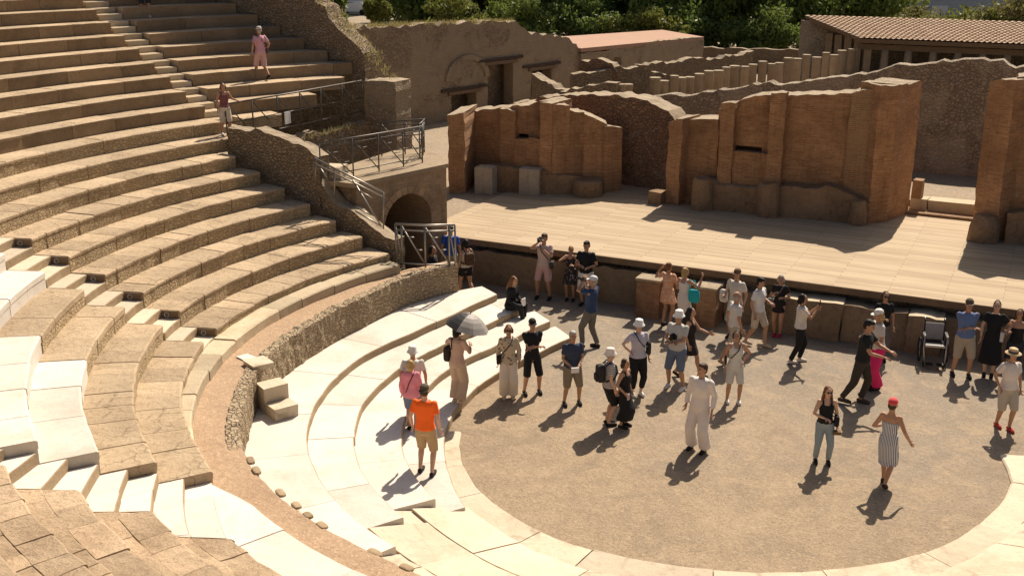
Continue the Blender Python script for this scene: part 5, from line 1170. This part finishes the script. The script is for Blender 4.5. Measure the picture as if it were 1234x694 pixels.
for k in range(8):
    mb = MB(); mb.tube([gore(k, .05)-ax*.01, gore(k, .5)-ax*.01, gore(k, .99)-ax*.01], .005, 5); mb.build('rib', [GREYM], ub)
p = put('pattern', 613, 479, 391, 0, 'person in patterned beige shirt and white trousers with crossbody bag by the steps', top=('loose', (.50,.42,.31), (.14,.10,.07), 1), tpat='floral', legs=('loosetrousers', (.70,.63,.53)), hair='auburn', hairlen=1, fem=True, glasses=True, skin='tan', shoes=(.5,.42,.32))
shoulderbag(p, (.02,.018,.018), 'black crossbody bag of the person in patterned shirt', -1)
put('boy', 641, 474, 384, 15, 'young man in black t-shirt, shorts and cap standing with folded arms by the steps', top=('tee', BLACK), legs=('bermuda', (.016,.016,.018)), hair='black', hat=('cap', (.02,.02,.022)), skin='tan', build=.92, **CROSS, feet=WIDE)
p = put('bluetee', 689, 487, 398, 15, 'older grey-haired man in navy t-shirt and khaki shorts holding a paper', top=('tee', (.04,.055,.09)), legs=('bermuda', (.24,.20,.14)), hair='grey', skin='tan', build=1.15, feet=WIDE, armL=(.08, -.26, 1.04), armR=(-.12, -.26, 1.04))
heldbox(p, -1, (.17, .03, .12), WHITEP, 'folded white paper in the hands of the grey-haired man', 'paper', 'paper', .08)
p = put('pinkw', 497, 517, 433, 170, 'woman in bright pink shirt and denim shorts with short grey-blonde hair, seen from behind', z=.17, top=('loose', (.72,.26,.32), None, 1), legs=('shorts', DENIM), hair='blonde', hairlen=1, fem=True, build=1.1, skin='pale', feet=CLOSE)
st = MB(); U_ = p['U']; st.tube([U_(.1, .13, 1.0), U_(.03, .165, 1.2), U_(-.07, .11, 1.42), U_(-.09, .0, 1.485), U_(-.05, -.15, 1.3), U_(.12, -.16, 1.0), U_(.22, 0, .95), U_(.1, .13, 1.0)], .012, 6)
carry('bag_strap', p, st, [BLACKM], 'dark bag strap across the back of the woman in pink', 'strap')
put_top('bhat', 497, 417, 1.66, 175, 'person in white bucket hat hidden behind the woman in pink', z=.17, top=('tee', (.62,.6,.55)), legs=('bermuda', (.3,.26,.2)), hat=('bucket', (.68,.66,.62)), hair='grey')
put('orange', 514, 571, 463, 160, 'man in vivid orange t-shirt and khaki shorts standing on the marble steps', z=.17, top=('tee', (.90,.145,.02)), legs=('bermuda', (.42,.29,.16)), hair='brown', hat=('backcap', (.10,.075,.05)), skin='pale', build=1.05, shoes=(.03,.028,.026), feet=((.13, -.05, 0), (-.13, .05, 0)))
# --- on the gravel
p = put('striped', 733, 512, 417, 110, 'woman in white sun hat and striped top with a dark backpack', H=1.68, top=('tee', (.55,.53,.50), (.12,.12,.14)), tpat='hoops', legs=('shorts', BLACK), hat=('bucket', (.74,.68,.60)), hair='grey', fem=True, build=1.1, skin='pale', armL=(.12, -.2, 1.15), feet=CLOSE)
backpack(p, (.03,.028,.03), 'dark backpack of the woman in white sun hat', .38)
p = put('blackdress', 751, 514, 432, 60, 'woman in long black sleeveless dress with short brown hair and bare arms', top=('dress', BLACK, None, .22, .10, 'tank'), legs=None, hair='brown', hairlen=1, fem=True, build=1.08, skin='tan', armR=(-.26, -.16, 1.0))
heldbox(p, -1, (.08, .02, .15), plain('pinkish phone', (.5,.4,.42), .4), 'pale phone in the hand of the woman in the black dress', 'phone', 'phone')
p = put('lilac', 767, 476, 385, 20, 'woman in pale lilac shirt, black cropped trousers and white sun hat, hand on hip', top=('tee', (.47,.45,.52)), legs=('cropped', BLACK), hat=('bucket', (.76,.75,.73)), hair='grey', fem=True, skin='pale', armR='hip', armL='down', shoes=(.6,.57,.52), build=1.08)
shoulderbag(p, (.03,.03,.035), 'black bag hanging on the front of the woman in lilac', 1, (.09, .16, .3), 1.1)
p = put('whitecap', 814, 468, 374, -25, 'man in white sun hat, pale grey shirt and blue shorts with folded hands', top=('tee', (.50,.49,.45)), legs=('bermuda', (.13,.17,.24)), hat=('bucket', (.76,.74,.70)), hair='grey', skin='tan', build=1.12, shoes=(.65,.62,.58), armL=(-.02, -.26, 1.12, (1, .2, -.6)), armR=(.0, -.24, 1.14, (-1, .2, -.6)), feet=WIDE)
camera_at(p, (-.02, -.18, 1.22), 'small black camera on the chest of the man in white sun hat')
put_top('reach', 833, 370, 1.68, 75, 'dark-haired woman in black dress holding out a hand behind the man in white sun hat', top=('dress', (.022,.016,.015), None, .62, .09, 'tank'), legs=None, hair='black', hairlen=2, fem=True, skin='tan', armL=(.12, -.42, 1.14, (.4, .3, -1)), feet=STRIDE)
put('floral', 803, 393, 315, 150, 'woman in short orange floral dress with raised arm at the stage front', H=1.72, top=('dress', (.60,.32,.19), (.62,.5,.38), .66, .10, 'short'), tpat='floral', legs=None, hair='auburn', fem=True, bun=True, skin='tan', armL=(.30, -.10, 1.5, (.6, .3, -1)), armR=(-.2, -.2, 1.2))
p = put_top('whitedress', 826, 322, 1.72, 150, 'blonde woman in white sleeveless dress gesturing with a raised hand', top=('dress', (.70,.64,.58), None, .5, .06, 'tank'), legs=None, hair='blonde', hairlen=1, bun=True, fem=True, skin='tan', armR=(-.42, -.12, 1.52, (-.5, .3, -1)), armL=(.1, -.25, 1.2))
tq = rbox((-.30, .02, 1.05), (.30, .12, .34)); tq.tube([(-.17, .02, 1.2), (-.14, .02, 1.45), (-.30, .02, 1.46), (-.43, .02, 1.2)], .012, 6); carry('tote_bag', p, turn(tq, p, p['U']), [plain('turquoise cloth', (.02,.36,.40), .8)], 'turquoise bag on the arm of the woman in white dress', 'bag')
p = put_top('beard', 889, 324, 1.80, -35, 'bearded man in cream shirt and brown cap carrying a pale bag, at the stage front', top=('tee', (.58,.53,.46)), legs=('bermuda', (.42,.38,.32)), hair='brown', hat=('cap', (.16,.09,.05)), skin='tan', armR=(-.2, -.18, 1.1))
tq = rbox((-.32, -.05, 1.02), (.22, .10, .32)); tq.tube([(-.24, -.05, 1.15), (-.24, -.03, 1.42), (-.17, -.02, 1.47)], .013, 6); carry('tote_bag', p, turn(tq, p, p['U']), [CL('tote', (.62,.58,.52))], 'pale cloth bag on the shoulder of the bearded man', 'bag')
put_top('bald', 888, 351, 1.76, 120, 'bald man in white shirt and beige shorts walking away to the stage', top=('tee', (.64,.61,.57)), legs=('shorts', (.45,.38,.29)), hair='bald', skin='tan', feet=((.09, -.26, 0), (-.09, .36, .05)), shoes=(.35,.25,.17))
put('polo', 911, 417, 334, 60, 'young man in white polo and pale shorts walking along the stage front', top=('tee', (.68,.66,.63)), legs=('shorts', (.50,.43,.34)), hair='black', skin='tan', feet=((.09, -.20, 0), (-.09, .24, .03)), armL=(.2, -.2, 1.1), shoes=(.45,.34,.25), head=(20, 15))
p = put('redshoes', 936, 405, 331, -10, 'woman in short black dress and red shoes with a grey bag, at the stage front', top=('dress', (.018,.015,.016), None, .72, .03, 'short'), legs=None, hair='grey', hairlen=1, fem=True, skin='tan', shoes=(.42,.02,.05), armR=(-.10, -.20, 1.28), armL=(.12, -.2, 1.18), feet=CLOSE)
shoulderbag(p, (.20,.19,.18), 'grey crossbody bag of the woman with red shoes', -1, (.2, .1, .2), .98)
p = put('phonew', 961, 437, 354, 100, 'woman in white top and black trousers holding up a phone, seen from the side', top=('tee', (.68,.62,.54)), legs=('trousers', BLACK), hair='black', hairlen=1, fem=True, skin='tan', build=1.05, shoes=(.66,.6,.52), armL=(.05, -.34, 1.40, (.6, .2, -1)), armR=(-.05, -.34, 1.38, (-.6, .2, -1)), feet=((.08, -.06, 0), (-.08, .18, 0)))
heldbox(p, 1, (.08, .015, .16), BLACKM, 'black phone held up by the woman in black trousers', 'phone', 'phone', .04, .06)
p = put('whiteshorts', 883, 485, 398, 10, 'dark-haired woman in white sleeveless outfit with hand on hip and shoulder strap bag', top=('tank', (.62,.60,.55)), legs=('shorts', (.60,.57,.51)), hair='black', hairlen=1, fem=True, skin='tan', armL='hip', armR='down', shoes=(.62,.58,.54), feet=ST, head=(-20, 0))
shoulderbag(p, (.02,.02,.02), 'thin black bag hanging in front of the woman in white shorts', -1, (.05, .08, .2), 1.05)
put('whiteman', 841, 542, 437, -25, 'man dressed all in white with loose shirt and trousers in the middle of the gravel', top=('loose', (.70,.64,.60), None, 1), legs=('loosetrousers', (.70,.64,.60)), hair='brown', skin='tan', armL='down', armR='down', shoes=(.02,.02,.02), feet=((.14, -.02, 0), (-.14, .0, 0)), head=(-25, -6))
p = put('jeans', 990, 557, 465, 10, 'woman in black tank top and light blue jeans with sunglasses on the open gravel', top=('tank', BLACK), legs=('trousers', (.27,.33,.36)), hair='auburn', hairlen=2, fem=True, glasses=True, skin='pale', armR=(-.05, -.22, 1.12, (-1, .3, -.6)), armL='down', feet=ST, head=(15, 0))
shoulderbag(p, (.02,.018,.02), 'black shoulder bag at the side of the woman in jeans', 1, (.1, .2, .24), 1.0, False)
heldbox(p, 1, (.16, .13, .07), plain('straw brown', (.16,.10,.05), .9), 'small brown purse in the hand of the woman in jeans', 'purse', 'bag', .06)
put('stripedress', 1065, 585, 480, 165, 'woman in strapless blue and white striped dress and red headscarf walking away', top=('dress', (.66,.64,.62), (.12,.15,.24), .42, .05, 'strapless'), tpat='stripes', legs=None, hair='brown', hat=('cap', (.62,.07,.08)), fem=True, skin='tan', armR=(-.36, -.05, .98), armL=(.17, -.16, 1.14), feet=((.06, -.16, 0), (-.06, .16, .03)), shoes=(.05,.035,.03))
put('hug', 1034, 487, 383, 75, 'man in black t-shirt and dark trousers stepping forward to embrace a woman in pink trousers', top=('tee', (.018,.018,.018)), legs=('trousers', (.045,.038,.03)), hair='black', skin='tan', lean=5, side=-3, armL=(.04, -.46, 1.22, (.6, .3, -1)), armR=(-.12, -.40, 1.14, (-.8, .3, -.8)), feet=((.11, -.02, 0), (-.11, .28, .02)), shoes=(.06,.045,.035), head=(0, 14))
p = put('pinktr', 1053, 468, 372, -60, 'blonde woman in white visor, white top and bright pink trousers being embraced', top=('tee', (.64,.58,.53)), legs=('loosetrousers', (.72,.03,.15)), hair='blonde', hairlen=1, hat=('cap', (.72,.68,.62)), fem=True, skin='tan', lean=5, armR=(-.12, -.26, 1.18), armL=(.10, -.26, 1.08))
put_top('vneck', 1068, 351, 1.72, 15, 'woman in black v-neck top and grey trousers with sunglasses by the stage wall', top=('tee', BLACK), legs=('trousers', (.12,.11,.10)), hair='brown', hairlen=1, fem=True, glasses=True, skin='tan', armR=(-.06, -.24, 1.15), armL='down')
put('bluepolo2', 1157, 453, 360, 15, 'man in blue polo, khaki shorts and cap with folded arms near the wheelchair', top=('tee', (.12,.18,.33)), legs=('bermuda', (.42,.35,.26)), hair='black', hat=('cap', (.12,.09,.06)), skin='tan', build=1.1, **CROSS, feet=((.16, -.05, 0), (-.16, .05, 0)))
p = put('longblack', 1190, 453, 362, 0, 'woman in long black dress with short sleeves by the stage wall at the right', top=('dress', BLACK, None, .36, .12, 'short'), legs=None, hair='brown', fem=True, bun=True, skin='pale', armL=(.24, -.14, 1.1, (.8, .4, -.6)), feet=CLOSE)
heldbox(p, 1, (.07, .07, .2), plain('clear bottle', (.5,.5,.48), .2), 'pale water bottle in the hand of the woman in long black dress', 'bottle', 'bottle', .07)
put_top('edge', 1230, 372, 1.66, -10, 'woman in black crop top and dark shorts cut by the right edge of the photo', top=('strapless', BLACK), legs=('shorts', (.03,.035,.05)), hair='brown', hairlen=1, fem=True, skin='tan', armR=(-.16, -.22, 1.22))
p = put('strawhat', 1208, 516, 420, 30, 'woman in straw hat with dark band, white shirt and pale shorts, seen from the side', top=('tee', (.66,.60,.55)), legs=('bermuda', (.46,.40,.33)), hat=('straw', (.60,.44,.26)), hair='black', hairlen=1, fem=True, skin='tan', build=1.1, shoes=(.42,.05,.04), armR=(-.24, -.10, .98), feet=((.08, -.12, 0), (-.08, .1, 0)))

bpy.data.scenes.remove(TMP)

# wheelchair by the stage wall
wl = gp(1123, 437, 0); wc = empty('wheelchair', wl, R(12)); tag(wc, 'empty black wheelchair with grey back panel parked against the stage wall', 'wheelchair')
GB = plain('grey back cloth', (.30,.30,.30), .8); TYRE = plain('tyre rubber', (.02,.02,.02), .8)
def wpart(nm, mb, m, smooth=True, par=None): return mb.build(nm, [m], par or wc, smooth, local=True)
mb = MB(); mb.add([(-.19, .17, .55), (.19, .17, .55), (.21, .22, .92), (-.21, .22, .92), (-.19, .19, .55), (.19, .19, .55), (.21, .24, .92), (-.21, .24, .92)], [(0,1,2,3),(7,6,5,4),(0,4,5,1),(1,5,6,2),(2,6,7,3),(3,7,4,0)]); wpart('back_panel', mb, GB, False)
mb = MB(); mb.box((0, -.03, .5), (.42, .40, .05)); wpart('seat', mb, BLACKM, False)
mb = MB(); mb.box((0, -.235, .5), (.44, .03, .055)); wpart('seat_edge', mb, GREYM, False)
for s in (-1, 1):
    mb = MB(); mb.tube([(s*.22, .2, .3), (s*.22, .2, .62), (s*.225, .24, .97), (s*.225, .34, 1.0)], .014, 8); wpart('push_handle', mb, BLACKM)
    mb = MB(); mb.tube([(s*.225, .30, .99), (s*.225, .36, 1.0)], .021, 8); wpart('grip', mb, GREYM)
    mb = MB(); mb.box((s*.25, -.02, .72), (.06, .34, .04)); a = wpart('armrest', mb, BLACKM, False)
    mb = MB(); mb.ball((s*.25, -.19, .72), .035, 10, 6); wpart('armrest_tip', mb, GREYM, True, a)
    mb = MB(); mb.tube([(s*.25, -.19, .70), (s*.25, -.21, .45), (s*.22, -.36, .14)], .015, 8); wpart('front_frame', mb, GREYM)
    ring = [(s*.30, .10+.28*math.cos(a_), .29+.28*math.sin(a_)) for a_ in [2*math.pi*k/24 for k in range(25)]]
    mb = MB(); mb.tube(ring, .017, 6); w_ = wpart('rear_wheel', mb, TYRE); mb = MB()
    for k in range(8): a_ = math.pi*k/8; mb.tube([(s*.30, .10+.27*math.cos(a_), .29+.27*math.sin(a_)), (s*.30, .10-.27*math.cos(a_), .29-.27*math.sin(a_))], .003, 4)
    wpart('spokes', mb, GREYM, True, w_)
    mb = MB(); mb.tube([(s*.23-.012, -.28, .08), (s*.23+.012, -.28, .08)], .078, 14); wpart('castor', mb, TYRE)
    mb = MB(); mb.box((s*.12, -.42, .12), (.15, .16, .02)); wpart('footrest', mb, BLACKM, False)

# ------------------------------------------------------------------ light
EL = 48.5; AZ = 0.0                         # the sun stands over +Y, behind the stage
w = bpy.data.worlds.new('World'); sc.world = w; w.use_nodes = True; nt = w.node_tree
sky = nt.nodes.new('ShaderNodeTexSky'); sky.sky_type = 'NISHITA'; sky.sun_disc = False; sky.sun_elevation = R(EL); sky.sun_rotation = R(AZ)
sky.air_density = 1.0; sky.dust_density = 4.0; sky.ozone_density = .6
nt.links.new(sky.outputs[0], nt.nodes['Background'].inputs[0]); nt.nodes['Background'].inputs[1].default_value = .052
sd = bpy.data.lights.new('sun', 'SUN'); sd.energy = 5; sd.angle = R(.5); sd.color = (1, .885, .74)
so = bpy.data.objects.new('sun', sd); COL.objects.link(so); so.location = (0, 40, 60)
so.rotation_euler = Vector((0, -math.cos(R(EL)), -math.sin(R(EL)))).to_track_quat('-Z', 'Y').to_euler()
sc.view_settings.view_transform = 'Standard'; sc.view_settings.look = 'None'; sc.view_settings.exposure = .5; sc.view_settings.gamma = 1
sc.cycles.use_denoising = True; sc.cycles.max_bounces = 6; sc.cycles.diffuse_bounces = 4
